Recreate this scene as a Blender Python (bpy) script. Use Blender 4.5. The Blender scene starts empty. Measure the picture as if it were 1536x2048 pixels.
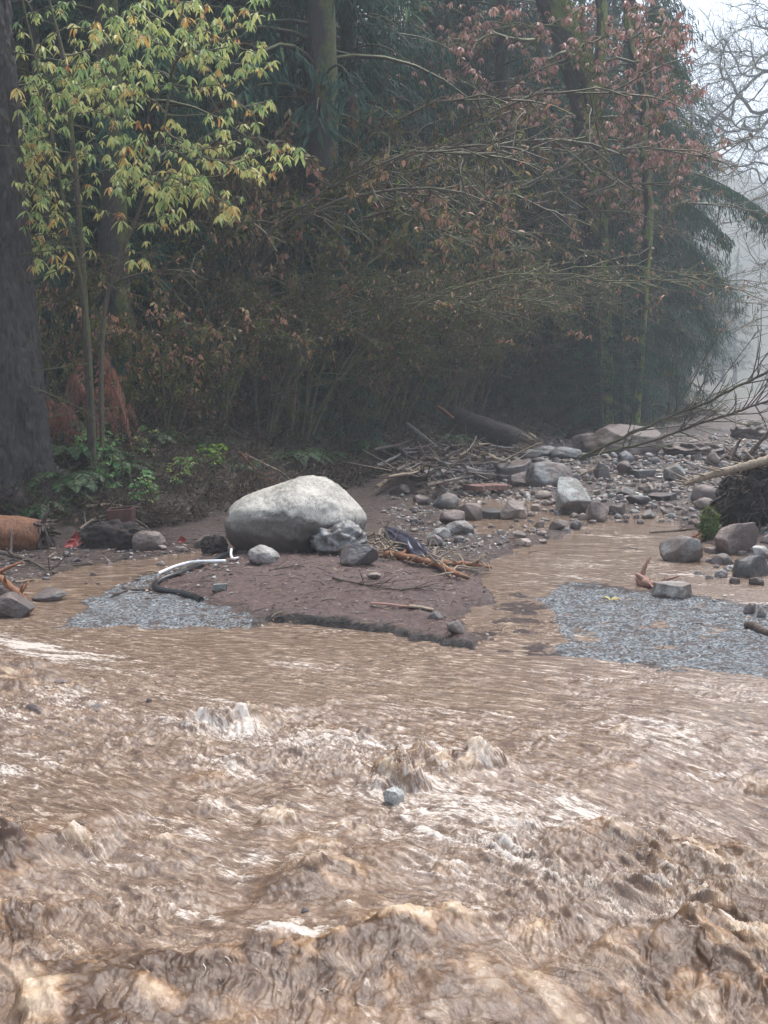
import bpy, math, random
import numpy as np
from mathutils import Vector, Matrix

sc = bpy.context.scene
col = sc.collection
random.seed(7)
RNG = np.random.default_rng(7)

# ---------------------------------------------------------------- camera
CAM_H = 1.8
FPX = 2400.0                       # focal length in pixels of the 1536 x 2048 photograph
PITCH = math.atan((1024 - 790) / FPX)
cam_data = bpy.data.cameras.new("camera")
cam = bpy.data.objects.new("camera", cam_data)
col.objects.link(cam)
cam.location = (0, 0, CAM_H)
cam.rotation_euler = (math.pi / 2 - PITCH, 0, 0)
cam_data.sensor_fit = 'VERTICAL'
cam_data.sensor_height = 36.0
cam_data.lens = 36.0 * FPX / 2048.0
cam_data.clip_start = 0.05
cam_data.clip_end = 3000
sc.camera = cam

# ---------------------------------------------------------------- sky, sun, exposure
SUN_EL, SUN_ROT = math.radians(68), math.radians(25)
world = bpy.data.worlds.new("World")
sc.world = world
world.use_nodes = True
wn = world.node_tree.nodes
wl = world.node_tree.links
wn.clear()
sky = wn.new("ShaderNodeTexSky")
sky.sky_type = 'NISHITA'
sky.sun_disc = False
sky.sun_elevation = SUN_EL
sky.sun_rotation = SUN_ROT
sky.air_density = 1.0
sky.dust_density = 3.5
sky.ozone_density = 1.0
hsv = wn.new("ShaderNodeHueSaturation")       # overcast: most of the blue is gone
hsv.inputs['Saturation'].default_value = 0.7
bg = wn.new("ShaderNodeBackground")
bg.inputs['Strength'].default_value = 0.145
wo = wn.new("ShaderNodeOutputWorld")
wl.new(sky.outputs[0], hsv.inputs['Color'])
wl.new(hsv.outputs[0], bg.inputs['Color'])
wl.new(bg.outputs[0], wo.inputs['Surface'])

sun_d = bpy.data.lights.new("sun", 'SUN')
sun_d.energy = 1.4
sun_d.angle = math.radians(25)
sun_d.color = (1.0, 0.97, 0.93)
sun = bpy.data.objects.new("sun", sun_d)
col.objects.link(sun)
sun.rotation_euler = (math.pi / 2 - SUN_EL, 0, math.pi - SUN_ROT)
sun.location = (0, 0, 30)

sc.view_settings.view_transform = 'Standard'
sc.view_settings.look = 'None'
sc.view_settings.gamma = 1.0
sc.view_settings.exposure = 1.3
sc.render.engine = 'CYCLES'
cy = sc.cycles
cy.max_bounces = 5
cy.diffuse_bounces = 3
cy.glossy_bounces = 3
cy.transmission_bounces = 3
cy.transparent_max_bounces = 8
cy.volume_bounces = 1
cy.use_denoising = True
cy.use_adaptive_sampling = True
cy.adaptive_threshold = 0.02
cy.caustics_reflective = False
cy.caustics_refractive = False

# ---------------------------------------------------------------- maths helpers
CF = np.array([0, math.cos(PITCH), -math.sin(PITCH)])
CU = np.array([0, math.sin(PITCH), math.cos(PITCH)])


def ray(px, py):
    return CF + np.array([1.0, 0, 0]) * (px - 768) / FPX + CU * (1024 - py) / FPX


def at(px, py, Y):
    """point of the world seen at that pixel whose distance along Y is Y"""
    d = ray(px, py)
    return np.array([0, 0, CAM_H]) + d * (Y / d[1])


def to_px(x, y, z=0.0):
    """where a world point falls in the photograph (arrays welcome)"""
    zz = z - CAM_H
    dep = np.maximum(y * CF[1] + zz * CF[2], 0.05)
    up = y * CU[1] + zz * CU[2]
    return 768 + FPX * x / dep, 1024 - FPX * up / dep


def sstep(a, b, x):
    t = np.clip((x - a) / (b - a), 0, 1)
    return t * t * (3 - 2 * t)


_perm = np.random.default_rng(99).permutation(256).astype(np.int64)
_perm = np.concatenate([_perm, _perm, _perm])
_g3 = np.random.default_rng(5).normal(size=(256, 3))
_g3 /= np.linalg.norm(_g3, axis=1)[:, None]


def noise3(x, y, z):
    x, y, z = np.broadcast_arrays(np.asarray(x, float), np.asarray(y, float), np.asarray(z, float))
    xi, yi, zi = np.floor(x).astype(np.int64), np.floor(y).astype(np.int64), np.floor(z).astype(np.int64)
    xf, yf, zf = x - xi, y - yi, z - zi
    u, v, w = [t * t * t * (t * (t * 6 - 15) + 10) for t in (xf, yf, zf)]
    out = 0
    for dx in (0, 1):
        wx = u if dx else 1 - u
        hx = _perm[(xi + dx) & 255]
        for dy in (0, 1):
            wy = v if dy else 1 - v
            hy = _perm[hx + ((yi + dy) & 255)]
            for dz in (0, 1):
                wz = w if dz else 1 - w
                g = _g3[_perm[hy + ((zi + dz) & 255)]]
                out = out + wx * wy * wz * (g[..., 0] * (xf - dx) + g[..., 1] * (yf - dy) + g[..., 2] * (zf - dz))
    return out * 1.5


def noise2(x, y, s=0.0):
    """2-D slice of gradient noise, cheap"""
    x, y = np.broadcast_arrays(np.asarray(x, float), np.asarray(y, float))
    si = int(s * 17) & 255
    xi, yi = np.floor(x).astype(np.int64), np.floor(y).astype(np.int64)
    xf, yf = x - xi, y - yi
    u, v = [t * t * t * (t * (t * 6 - 15) + 10) for t in (xf, yf)]
    out = 0
    for dx in (0, 1):
        wx = u if dx else 1 - u
        hx = _perm[(xi + dx + si) & 255]
        for dy in (0, 1):
            wy = v if dy else 1 - v
            g = _g3[_perm[hx + ((yi + dy) & 255)]]
            out = out + wx * wy * (g[..., 0] * (xf - dx) + g[..., 1] * (yf - dy))
    return out * 1.7


def fbm(x, y, s=0.0, o=4, gain=0.5):
    a, t = 1.0, 0
    for i in range(o):
        t = t + a * noise2(x, y, s + i * 3.1)
        x, y, a = x * 2.03, y * 2.03, a * gain
    return t


def ridged(x, y, s=0.0, o=4, gain=0.5):
    a, t = 1.0, 0
    for i in range(o):
        t = t + a * (1 - 2 * np.abs(noise2(x, y, s + i * 2.7)))
        x, y, a = x * 2.07, y * 2.07, a * gain
    return t


def fbm3(p, f, s=0.0, o=4):
    a, t = 1.0, 0
    for i in range(o):
        t = t + a * noise3(p[:, 0] * f + s, p[:, 1] * f - s, p[:, 2] * f + 2 * s)
        f, a = f * 2.1, a * 0.5
    return t


def billow(x, y, s=0.0, o=4, gain=0.5):
    """rounded lumps with sharp creases"""
    a, t = 1.0, 0
    for i in range(o):
        t = t + a * (2.4 * np.abs(noise2(x, y, s + i * 2.3)) - 0.6)
        x, y, a = x * 2.05, y * 2.05, a * gain
    return t


def polydist(px, py, poly):
    """signed distance to a closed polygon, positive inside"""
    P = np.array(poly, float)
    Q = np.roll(P, -1, axis=0)
    d = np.full(px.shape, 1e9)
    inside = np.zeros(px.shape, bool)
    for a, b in zip(P, Q):
        e = b - a
        t = np.clip(((px - a[0]) * e[0] + (py - a[1]) * e[1]) / (e @ e), 0, 1)
        d = np.minimum(d, np.hypot(px - a[0] - t * e[0], py - a[1] - t * e[1]))
        c = (a[1] > py) != (b[1] > py)
        with np.errstate(divide='ignore', invalid='ignore'):
            xi = (b[0] - a[0]) * (py - a[1]) / (b[1] - a[1] + 1e-12) + a[0]
        inside ^= c & (px < xi)
    return np.where(inside, d, -d)


LAND = []          # (px, py, phrase) things a label can point at


def where(px, py, n=1, pool=None):
    L = sorted(pool or LAND, key=lambda l: math.hypot(px - l[0], (py - l[1]) * 1.4))
    out = []
    for lx, ly, nm in L[:n]:
        dx, dy = px - lx, py - ly
        far_ = math.hypot(dx, dy)
        d = ("right of" if dx > 0 else "left of") if abs(dx) > abs(dy) * 1.6 else ("just below" if dy > 0 else "just above")
        if far_ > 110 and d in ("right of", "left of"): d = "well " + d
        out.append(d + " the " + nm)
    return out


_used = {}


def unique_label(adj, noun, px, py, pool=None, extra=()):
    """a label no other thing has, as far as the picture allows"""
    w = where(px, py, 6, pool)
    first = None
    for c in ["%s %s %s" % (adj, noun, w[0])] + ["%s %s %s, %s" % (adj, noun, w[0], k) for k in w[1:]] + ["%s %s %s, %s" % (adj, noun, k, e) for k in w[:3] for e in extra]:
        c = " ".join(c.split())
        first = first or c
        if c not in _used and len(c.split()) <= 16:
            _used[c] = 1
            return c, True
    return first, False


# ---------------------------------------------------------------- mesh helpers
def make_mesh(name, V, quads=None, tris=None, mats=None, smooth=True, attrs=None, uv=None, mi=None):
    V = np.ascontiguousarray(V, dtype=np.float32)
    fs, st, n = [], [], 0
    if quads is not None and len(quads):
        q = np.asarray(quads, np.int32)
        fs.append(q.ravel()); st.append(np.arange(len(q)) * 4); n += q.size
    if tris is not None and len(tris):
        t = np.asarray(tris, np.int32)
        fs.append(t.ravel()); st.append(n + np.arange(len(t)) * 3); n += t.size
    loops = np.concatenate(fs).astype(np.int32)
    starts = np.concatenate(st).astype(np.int32)
    me = bpy.data.meshes.new(name)
    me.vertices.add(len(V)); me.loops.add(len(loops)); me.polygons.add(len(starts))
    me.vertices.foreach_set("co", V.ravel())
    me.loops.foreach_set("vertex_index", loops)
    me.polygons.foreach_set("loop_start", starts)
    if mi is not None:
        me.polygons.foreach_set("material_index", np.asarray(mi, np.int32))
    me.update(calc_edges=True)
    me.polygons.foreach_set("use_smooth", np.full(len(starts), bool(smooth)))
    for k, a in (attrs or {}).items():
        at_ = me.attributes.new(k, 'FLOAT', 'POINT')
        at_.data.foreach_set("value", np.ascontiguousarray(a, np.float32))
    if uv is not None:
        l = me.uv_layers.new(name="uv")
        l.data.foreach_set("uv", np.ascontiguousarray(uv[loops], np.float32).ravel())
    for m in (mats if isinstance(mats, (list, tuple)) else [mats]):
        if m is not None:
            me.materials.append(m)
    me.validate()
    return me


def link(name, me, parent=None, loc=None):
    o = bpy.data.objects.new(name, me)
    col.objects.link(o)
    if parent is not None:
        o.parent = parent
    if loc is not None:
        o.location = loc
    return o


def tag(o, label=None, cat=None, group=None, kind=None):
    if label: o['label'] = label
    if cat: o['category'] = cat
    if group: o['group'] = group
    if kind: o['kind'] = kind
    return o


def empty(name, loc, label, cat, group=None, rz=0.0):
    o = bpy.data.objects.new(name, None)
    col.objects.link(o)
    o.empty_display_size = 0.2
    o.location = loc
    o.rotation_euler = (0, 0, rz)
    return tag(o, label, cat, group)


def dup(root, loc, rz=0.0, scale=1.0, label=None, group=None):
    r = root.copy(); col.objects.link(r)
    r.location = loc; r.rotation_euler = (0, 0, rz)
    r.scale = (scale,) * 3 if np.isscalar(scale) else scale
    if label: r['label'] = label
    if group: r['group'] = group
    for ch in list(root.children):
        c = ch.copy(); col.objects.link(c); c.parent = r
        for g in list(ch.children):
            d = g.copy(); col.objects.link(d); d.parent = c
    return r


class MB:
    """collects pieces into one mesh"""
    def __init__(s):
        s.V, s.Q, s.T, s.A, s.n = [], [], [], [], 0

    def add(s, V, Q=None, T=None, a=0.0):
        V = np.asarray(V, float).reshape(-1, 3)
        s.V.append(V)
        if Q is not None and len(Q): s.Q.append(np.asarray(Q) + s.n)
        if T is not None and len(T): s.T.append(np.asarray(T) + s.n)
        s.A.append(np.broadcast_to(np.asarray(a, float), (len(V),)))
        s.n += len(V)
        return s

    def tubes(s, P, R, k=5, a=0.0, cap=True):
        """P (B,n,3) polylines, R (B,n) radii"""
        P = np.asarray(P, float); R = np.asarray(R, float)
        if P.ndim == 2: P = P[None]; R = R[None]
        B, n, _ = P.shape
        T = np.gradient(P, axis=1)
        T /= np.linalg.norm(T, axis=2, keepdims=True) + 1e-9
        m = T.mean(axis=1)
        ref = np.where(np.abs(m[:, 2:3]) > 0.8, np.array([[1.0, 0.13, 0]]), np.array([[0, 0.1, 1.0]]))[:, None, :]
        N = np.cross(T, ref); N /= np.linalg.norm(N, axis=2, keepdims=True) + 1e-9
        Bn = np.cross(T, N)
        th = np.linspace(0, 2 * np.pi, k, endpoint=False)
        c, sn = np.cos(th), np.sin(th)
        V = P[:, :, None, :] + R[:, :, None, None] * (N[:, :, None, :] * c[None, None, :, None] + Bn[:, :, None, :] * sn[None, None, :, None])
        b, i, j = np.meshgrid(np.arange(B), np.arange(n - 1), np.arange(k), indexing='ij')
        base = b * n * k
        q = np.stack([base + i * k + j, base + i * k + (j + 1) % k, base + (i + 1) * k + (j + 1) % k, base + (i + 1) * k + j], -1).reshape(-1, 4)
        av = np.asarray(a, float)
        av = np.repeat(av, n * k) if av.ndim == 1 and len(av) == B else av
        tr = None
        if cap and k >= 3:
            tl = []
            for e0 in (0, (n - 1) * k):
                for jj in range(1, k - 1):
                    bb = np.arange(B) * n * k + e0
                    tl.append(np.stack([bb, bb + jj, bb + jj + 1], -1))
            tr = np.concatenate(tl)
        s.add(V.reshape(-1, 3), q, tr, av)
        return s

    def leaves(s, P, D, Nn, L, W, a=0.0, fold=0.15, droop=0.0):
        """P,D,Nn (M,3); L,W (M,)"""
        P, D, Nn = np.asarray(P, float), np.asarray(D, float), np.asarray(Nn, float)
        M = len(P)
        if M == 0: return s
        D = D / (np.linalg.norm(D, axis=1, keepdims=True) + 1e-9)
        S = np.cross(D, Nn); S /= np.linalg.norm(S, axis=1, keepdims=True) + 1e-9
        U = np.cross(S, D)
        L = np.broadcast_to(L, (M,))[:, None]; W = np.broadcast_to(W, (M,))[:, None]
        f = fold * W
        dz = np.array([[0, 0, -1.0]]) * droop * L
        b = P
        l1 = P + D * L * 0.35 + S * W * 0.42 + U * f + dz * .15
        r1 = P + D * L * 0.35 - S * W * 0.42 + U * f + dz * .15
        l2 = P + D * L * 0.68 + S * W * 0.36 + U * f + dz * .5
        r2 = P + D * L * 0.68 - S * W * 0.36 + U * f + dz * .5
        m = P + D * L * 0.52 + dz * .3
        t = P + D * L + dz
        V = np.stack([b, l1, l2, t, r2, r1, m], 1).reshape(-1, 3)
        o = (np.arange(M) * 7)[:, None]
        T = np.concatenate([o + np.array([[x, y, 6]]) for x, y in ((0, 1), (1, 2), (2, 3), (3, 4), (4, 5), (5, 0))])
        av = np.asarray(a, float)
        av = np.repeat(av, 7) if av.ndim == 1 and len(av) == M else av
        s.add(V, None, T, av)
        return s

    def mesh(s, name, m, smooth=True):
        V = np.concatenate(s.V)
        Q = np.concatenate(s.Q) if s.Q else None
        T = np.concatenate(s.T) if s.T else None
        return make_mesh(name, V, Q, T, m, smooth, {'var': np.concatenate(s.A)})

    def build(s, name, m, parent=None, smooth=True, loc=None):
        V = np.concatenate(s.V)
        return link(name, s.mesh(name, m, smooth), parent, loc)


def rnd_dirs(n, rng=RNG):
    v = rng.normal(size=(n, 3))
    return v / np.linalg.norm(v, axis=1, keepdims=True)


# ---------------------------------------------------------------- material helper
class NT:
    def __init__(s, name):
        s.m = bpy.data.materials.new(name)
        s.m.use_nodes = True
        s.t = s.m.node_tree
        s.t.nodes.clear()
        s.out = s.t.nodes.new("ShaderNodeOutputMaterial")

    def n(s, typ, **kw):
        nd = s.t.nodes.new("ShaderNode" + typ)
        for k, v in kw.items():
            if k.startswith('i_'):
                key = k[2:]
                key = int(key) if key.isdigit() else key.replace('_', ' ')
                s.set(nd.inputs[key], v)
            else:
                setattr(nd, k, v)
        return nd

    def set(s, inp, v):
        if isinstance(v, bpy.types.NodeSocket):
            s.t.links.new(v, inp)
        elif isinstance(v, bpy.types.Node):
            s.t.links.new(v.outputs[0], inp)
        else:
            if isinstance(v, (tuple, list)) and len(v) == 3 and inp.type == 'RGBA':
                v = (*v, 1)
            inp.default_value = v

    def ramp(s, fac, stops, interp='LINEAR'):
        r = s.n("ValToRGB")
        r.color_ramp.interpolation = interp
        e = r.color_ramp.elements
        while len(e) < len(stops): e.new(0.5)
        for el, (p, c) in zip(e, stops):
            el.position = p
            el.color = (*c, 1) if isinstance(c, (tuple, list)) else (c, c, c, 1)
        s.set(r.inputs[0], fac)
        return r.outputs[0]

    def mix(s, f, a, b, mode='MIX'):
        m = s.n("Mix", data_type='RGBA', blend_type=mode)
        s.set(m.inputs[0], f); s.set(m.inputs[6], a); s.set(m.inputs[7], b)
        return m.outputs[2]

    def math(s, op, a, b=0.0, clamp=False):
        m = s.n("Math", operation=op, use_clamp=clamp)
        s.set(m.inputs[0], a); s.set(m.inputs[1], b)
        return m.outputs[0]

    def noise(s, vec, scale, detail=4, rough=0.55, dist=0.0):
        nd = s.n("TexNoise")
        s.set(nd.inputs['Vector'], vec)
        nd.inputs['Scale'].default_value = scale
        nd.inputs['Detail'].default_value = detail
        nd.inputs['Roughness'].default_value = rough
        nd.inputs['Distortion'].default_value = dist
        return nd.outputs['Fac']

    def voro(s, vec, scale, feature='F1', out='Distance', rand=1.0):
        nd = s.n("TexVoronoi", feature=feature)
        s.set(nd.inputs['Vector'], vec)
        nd.inputs['Scale'].default_value = scale
        nd.inputs['Randomness'].default_value = rand
        return nd.outputs[out]

    def mapv(s, vec, scale):
        m = s.n("Mapping")
        s.set(m.inputs['Vector'], vec)
        m.inputs['Scale'].default_value = scale
        return m.outputs[0]

    def attr(s, name):
        return s.n("Attribute", attribute_name=name).outputs['Fac']

    def obj(s):
        return s.n("TexCoord").outputs['Object']

    def pos(s):
        return s.n("NewGeometry").outputs['Position']

    def bump(s, h, strength=0.5, dist=0.02, normal=None):
        b = s.n("Bump")
        b.inputs['Strength'].default_value = strength
        b.inputs['Distance'].default_value = dist
        s.set(b.inputs['Height'], h)
        if normal is not None: s.set(b.inputs['Normal'], normal)
        return b.outputs[0]

    def bsdf(s, color, rough=0.6, spec=0.5, normal=None, **kw):
        p = s.n("BsdfPrincipled")
        s.set(p.inputs['Base Color'], color)
        s.set(p.inputs['Roughness'], rough)
        s.set(p.inputs['Specular IOR Level'], spec)
        if normal is not None: s.set(p.inputs['Normal'], normal)
        for k, v in kw.items(): s.set(p.inputs[k.replace('_', ' ')], v)
        s.t.links.new(p.outputs[0], s.out.inputs[0])
        s.p = p
        return s.m

    def leafy(s, color, trans=0.35, rough=0.5, spec=0.35):
        """thin leaf: diffuse + gloss with some light coming through"""
        p = s.n("BsdfPrincipled")
        s.set(p.inputs['Base Color'], color); s.set(p.inputs['Roughness'], rough)
        s.set(p.inputs['Specular IOR Level'], spec)
        tr = s.n("BsdfTranslucent")
        s.set(tr.inputs['Color'], color)
        mx = s.n("MixShader")
        mx.inputs[0].default_value = trans
        s.t.links.new(p.outputs[0], mx.inputs[1]); s.t.links.new(tr.outputs[0], mx.inputs[2])
        s.t.links.new(mx.outputs[0], s.out.inputs[0])
        return s.m

# ================================================================ TERRAIN
BANK = np.array([(-60, 9), (-14, 12.2), (-7.5, 13.2), (-4.7, 14.0), (-3.5, 14.6), (-2.4, 15.2), (-1.5, 16.8), (-0.4, 19.8), (0.6, 23.5), (2.1, 28.0),
                 (4.2, 34.0), (7.0, 40.0), (11.2, 47.0), (17.0, 61.0), (27.0, 92.0), (44.0, 145.0), (85.0, 250.0), (190, 490)], float)


def bank_s(x, y):
    """signed distance to the foot of the bank, positive on the forest side"""
    best = np.full(np.shape(x), 1e9); sg = np.ones(np.shape(x))
    for a, b in zip(BANK[:-1], BANK[1:]):
        e = b - a
        t = np.clip(((x - a[0]) * e[0] + (y - a[1]) * e[1]) / (e @ e), 0, 1)
        d = np.hypot(x - a[0] - t * e[0], y - a[1] - t * e[1])
        cr = e[0] * (y - a[1]) - e[1] * (x - a[0])
        m = d < best - 1e-9
        best = np.where(m, d, best); sg = np.where(m, np.sign(cr), sg)
    return best * sg


FRONT = [(-900, 1262), (500, 1262), (540, 1242), (660, 1254), (780, 1274), (950, 1302), (1100, 1312), (1350, 1342), (1536, 1362), (2600, 1420), (2600, 900), (-900, 900)]
MOUND = [(285, 1172), (360, 1146), (450, 1120), (560, 1092), (700, 1098), (860, 1138), (950, 1165), (985, 1200), (930, 1218), (905, 1238),
         (935, 1268), (950, 1300), (820, 1276), (700, 1257), (560, 1243), (470, 1226), (400, 1200), (320, 1192)]
LPATCH = [(110, 1246), (170, 1205), (230, 1172), (300, 1150), (400, 1128), (440, 1150), (420, 1180), (440, 1215), (520, 1245), (500, 1268), (330, 1268), (200, 1268), (130, 1262)]
RPATCH = [(1000, 1152), (1100, 1168), (1290, 1186), (1540, 1216), (2400, 1280), (2400, 1430), (1560, 1370), (1350, 1343), (1180, 1326), (1090, 1304), (1112, 1250), (1075, 1205)]
LCHAN = [(-700, 1262), (-700, 1190), (0, 1190), (90, 1160), (200, 1132), (330, 1118), (420, 1108), (400, 1126), (300, 1150), (215, 1180), (150, 1215), (110, 1262)]
RCHAN = [(880, 1180), (960, 1150), (1010, 1112), (1120, 1085), (1200, 1045), (1300, 1030), (1400, 1065), (1440, 1110), (1560, 1150), (2400, 1230), (2400, 1290), (1540, 1212), (1290, 1182), (1120, 1168),
         (1080, 1200), (1115, 1250), (1095, 1306), (960, 1300), (940, 1262), (910, 1236), (940, 1215), (985, 1200)]
BCHAN = [(860, 1010), (1000, 985), (1110, 1010), (1200, 1050), (1100, 1070), (960, 1085), (900, 1050)]


def water_level(y):
    return 0.010 * np.clip(y - 10, 0, None)


def terrain(x, y, full=False):
    x = np.asarray(x, float); y = np.asarray(y, float)
    ys = np.maximum(y, 0.5)
    px, py = to_px(x, ys, 0.0)
    w1 = 11 * fbm(x * 1.3, y * 1.3, 1, 5, 0.65) ; w2 = 4.2 * fbm(x * 1.4, y * 1.4, 2, 6, 0.65)
    qx, qy = px + w1 * 2.2, py + w2 * 1.3
    front = np.where(py > 1600, -500, polydist(qx, np.minimum(qy, 1590), FRONT))
    front = np.where(y < 6.0, -300, front)
    front = np.where(y > 16, 200, front)
    sel = (y > 6) & (y < 26)
    mound = np.where(sel, polydist(qx, qy, MOUND), -200)
    lp = np.where(sel, polydist(qx, qy, LPATCH), -200)
    rp = np.where(sel, polydist(qx, qy, RPATCH), -200)
    lc = np.where(sel, polydist(qx, qy, LCHAN), -200)
    rc = np.where(sel, polydist(qx, qy, RCHAN), -200)
    bc = np.where(sel, polydist(qx, qy, BCHAN), -200)
    W = water_level(y)
    r = 0.030 + 0.018 * fbm(x * 0.9, y * 0.9, 4, 5) + 0.012 * fbm(x * 5, y * 5, 5, 3)          # debris flat
    far = sstep(17, 30, y)
    r = r + far * (0.10 + 0.10 * fbm(x * 0.35, y * 0.35, 6, 5) + 0.05 * ridged(x * 0.8, y * 0.8, 8, 4))
    r = r + sstep(-14, 10, mound) * 0.022 + sstep(-5, 90, mound) * 0.10 + sstep(-10, 20, mound) * (0.006 * fbm(x * 9, y * 9, 12, 3) + 0.013 * billow(x * 1.6 + 0.5 * y, y * 3.2 - 0.8 * x, 14, 4, 0.55))
    chip = np.clip(ridged(x * 14, y * 14, 9, 3) * 0.5, 0, 1)
    r = np.where(lp > -6, r * (1 - sstep(-6, 8, lp) * 0.6 * (1 - sstep(0, 30, mound))) + sstep(-6, 8, lp) * (0.002 + 0.014 * fbm(x * 3.5, y * 3.5, 13, 5, 0.6)), r)
    r = np.where(rp > -6, r * (1 - sstep(-6, 10, rp)) + sstep(-6, 10, rp) * (0.009 + 0.016 * fbm(x * 3, y * 3, 3, 5, 0.6)), r)
    r = r - sstep(-8, 10, lc) * 0.07
    r = r - sstep(-8, 12, rc) * (0.065 + 0.02 * fbm(x * 2, y * 2, 31, 3)) * (1 - sstep(-4, 8, mound) * 0.8)
    r = r - sstep(-8, 12, bc) * 0.055
    mk = sstep(-15, 4, mound)
    shal = sstep(1135, 1060, px) * sstep(1150, 1195, py) * sstep(-10, 10, rc)
    r = r + shal * (0.030 + 0.026 * fbm(x * 2.2 + 0.3 * y, y * 3.0, 37, 5, 0.6))
    drop = mk * sstep(3, -9, front + 3.5 * fbm(x * 8, y * 8, 72, 4, 0.6)) + (1 - mk) * sstep(14, -60, front + 7 * fbm(x * 1.8, y * 2.5, 71, 4, 0.6))
    r = r * (1 - drop) - 0.35 * drop
    s = bank_s(x, y)
    sn = s + 0.35 * fbm(x * 0.8, y * 0.8, 21, 4)
    b = sstep(-0.3, 2.6, sn) * 0.62 + 0.19 * np.clip(sn - 1.6, 0, 6) + 0.78 * np.clip(sn - 7.5, 0, 70)
    b = b * (1 - 0.0) + sstep(0.2, 2.5, sn) * (0.12 * fbm(x * 1.4, y * 1.4, 22, 5) + 0.05 * ridged(x * 4, y * 4, 23, 3))
    # far right side of the valley climbs as well
    rs = x - (40 + 0.30 * y)
    b = b + 0.55 * np.clip(rs, 0, 60) * sstep(20, 60, y)
    b = b + 0.5 * np.clip(y - 230, 0, 90)
    z = W + r + b + sstep(0, 1, sn) * 0.03
    if full:
        asph = np.maximum(sstep(-26, 26, lp), sstep(-34, 34, rp)) * (1 - sstep(-6, 6, mound))
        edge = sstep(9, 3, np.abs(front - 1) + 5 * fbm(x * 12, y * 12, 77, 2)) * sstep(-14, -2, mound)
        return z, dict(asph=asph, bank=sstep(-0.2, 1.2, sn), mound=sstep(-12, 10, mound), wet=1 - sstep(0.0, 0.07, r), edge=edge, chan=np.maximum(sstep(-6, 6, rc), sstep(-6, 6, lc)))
    return z


def ground_hit(px, py):
    """world point where the ray of that pixel meets the ground"""
    d = ray(px, py)
    Y = np.concatenate([np.arange(3, 30, 0.04), np.arange(30, 220, 0.3)])
    pts = np.array([0, 0, CAM_H])[None] + d[None] * (Y / d[1])[:, None]
    g = terrain(pts[:, 0], pts[:, 1])
    g = np.maximum(g, water_level(pts[:, 1]) - 0.01)
    k = np.argmax(pts[:, 2] < g)
    if not (pts[:, 2] < g).any(): k = len(Y) - 1
    p = pts[k].copy(); p[2] = g[k]
    return p


def gz(x, y):
    return float(terrain(np.array([x]), np.array([y]))[0])


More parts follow.
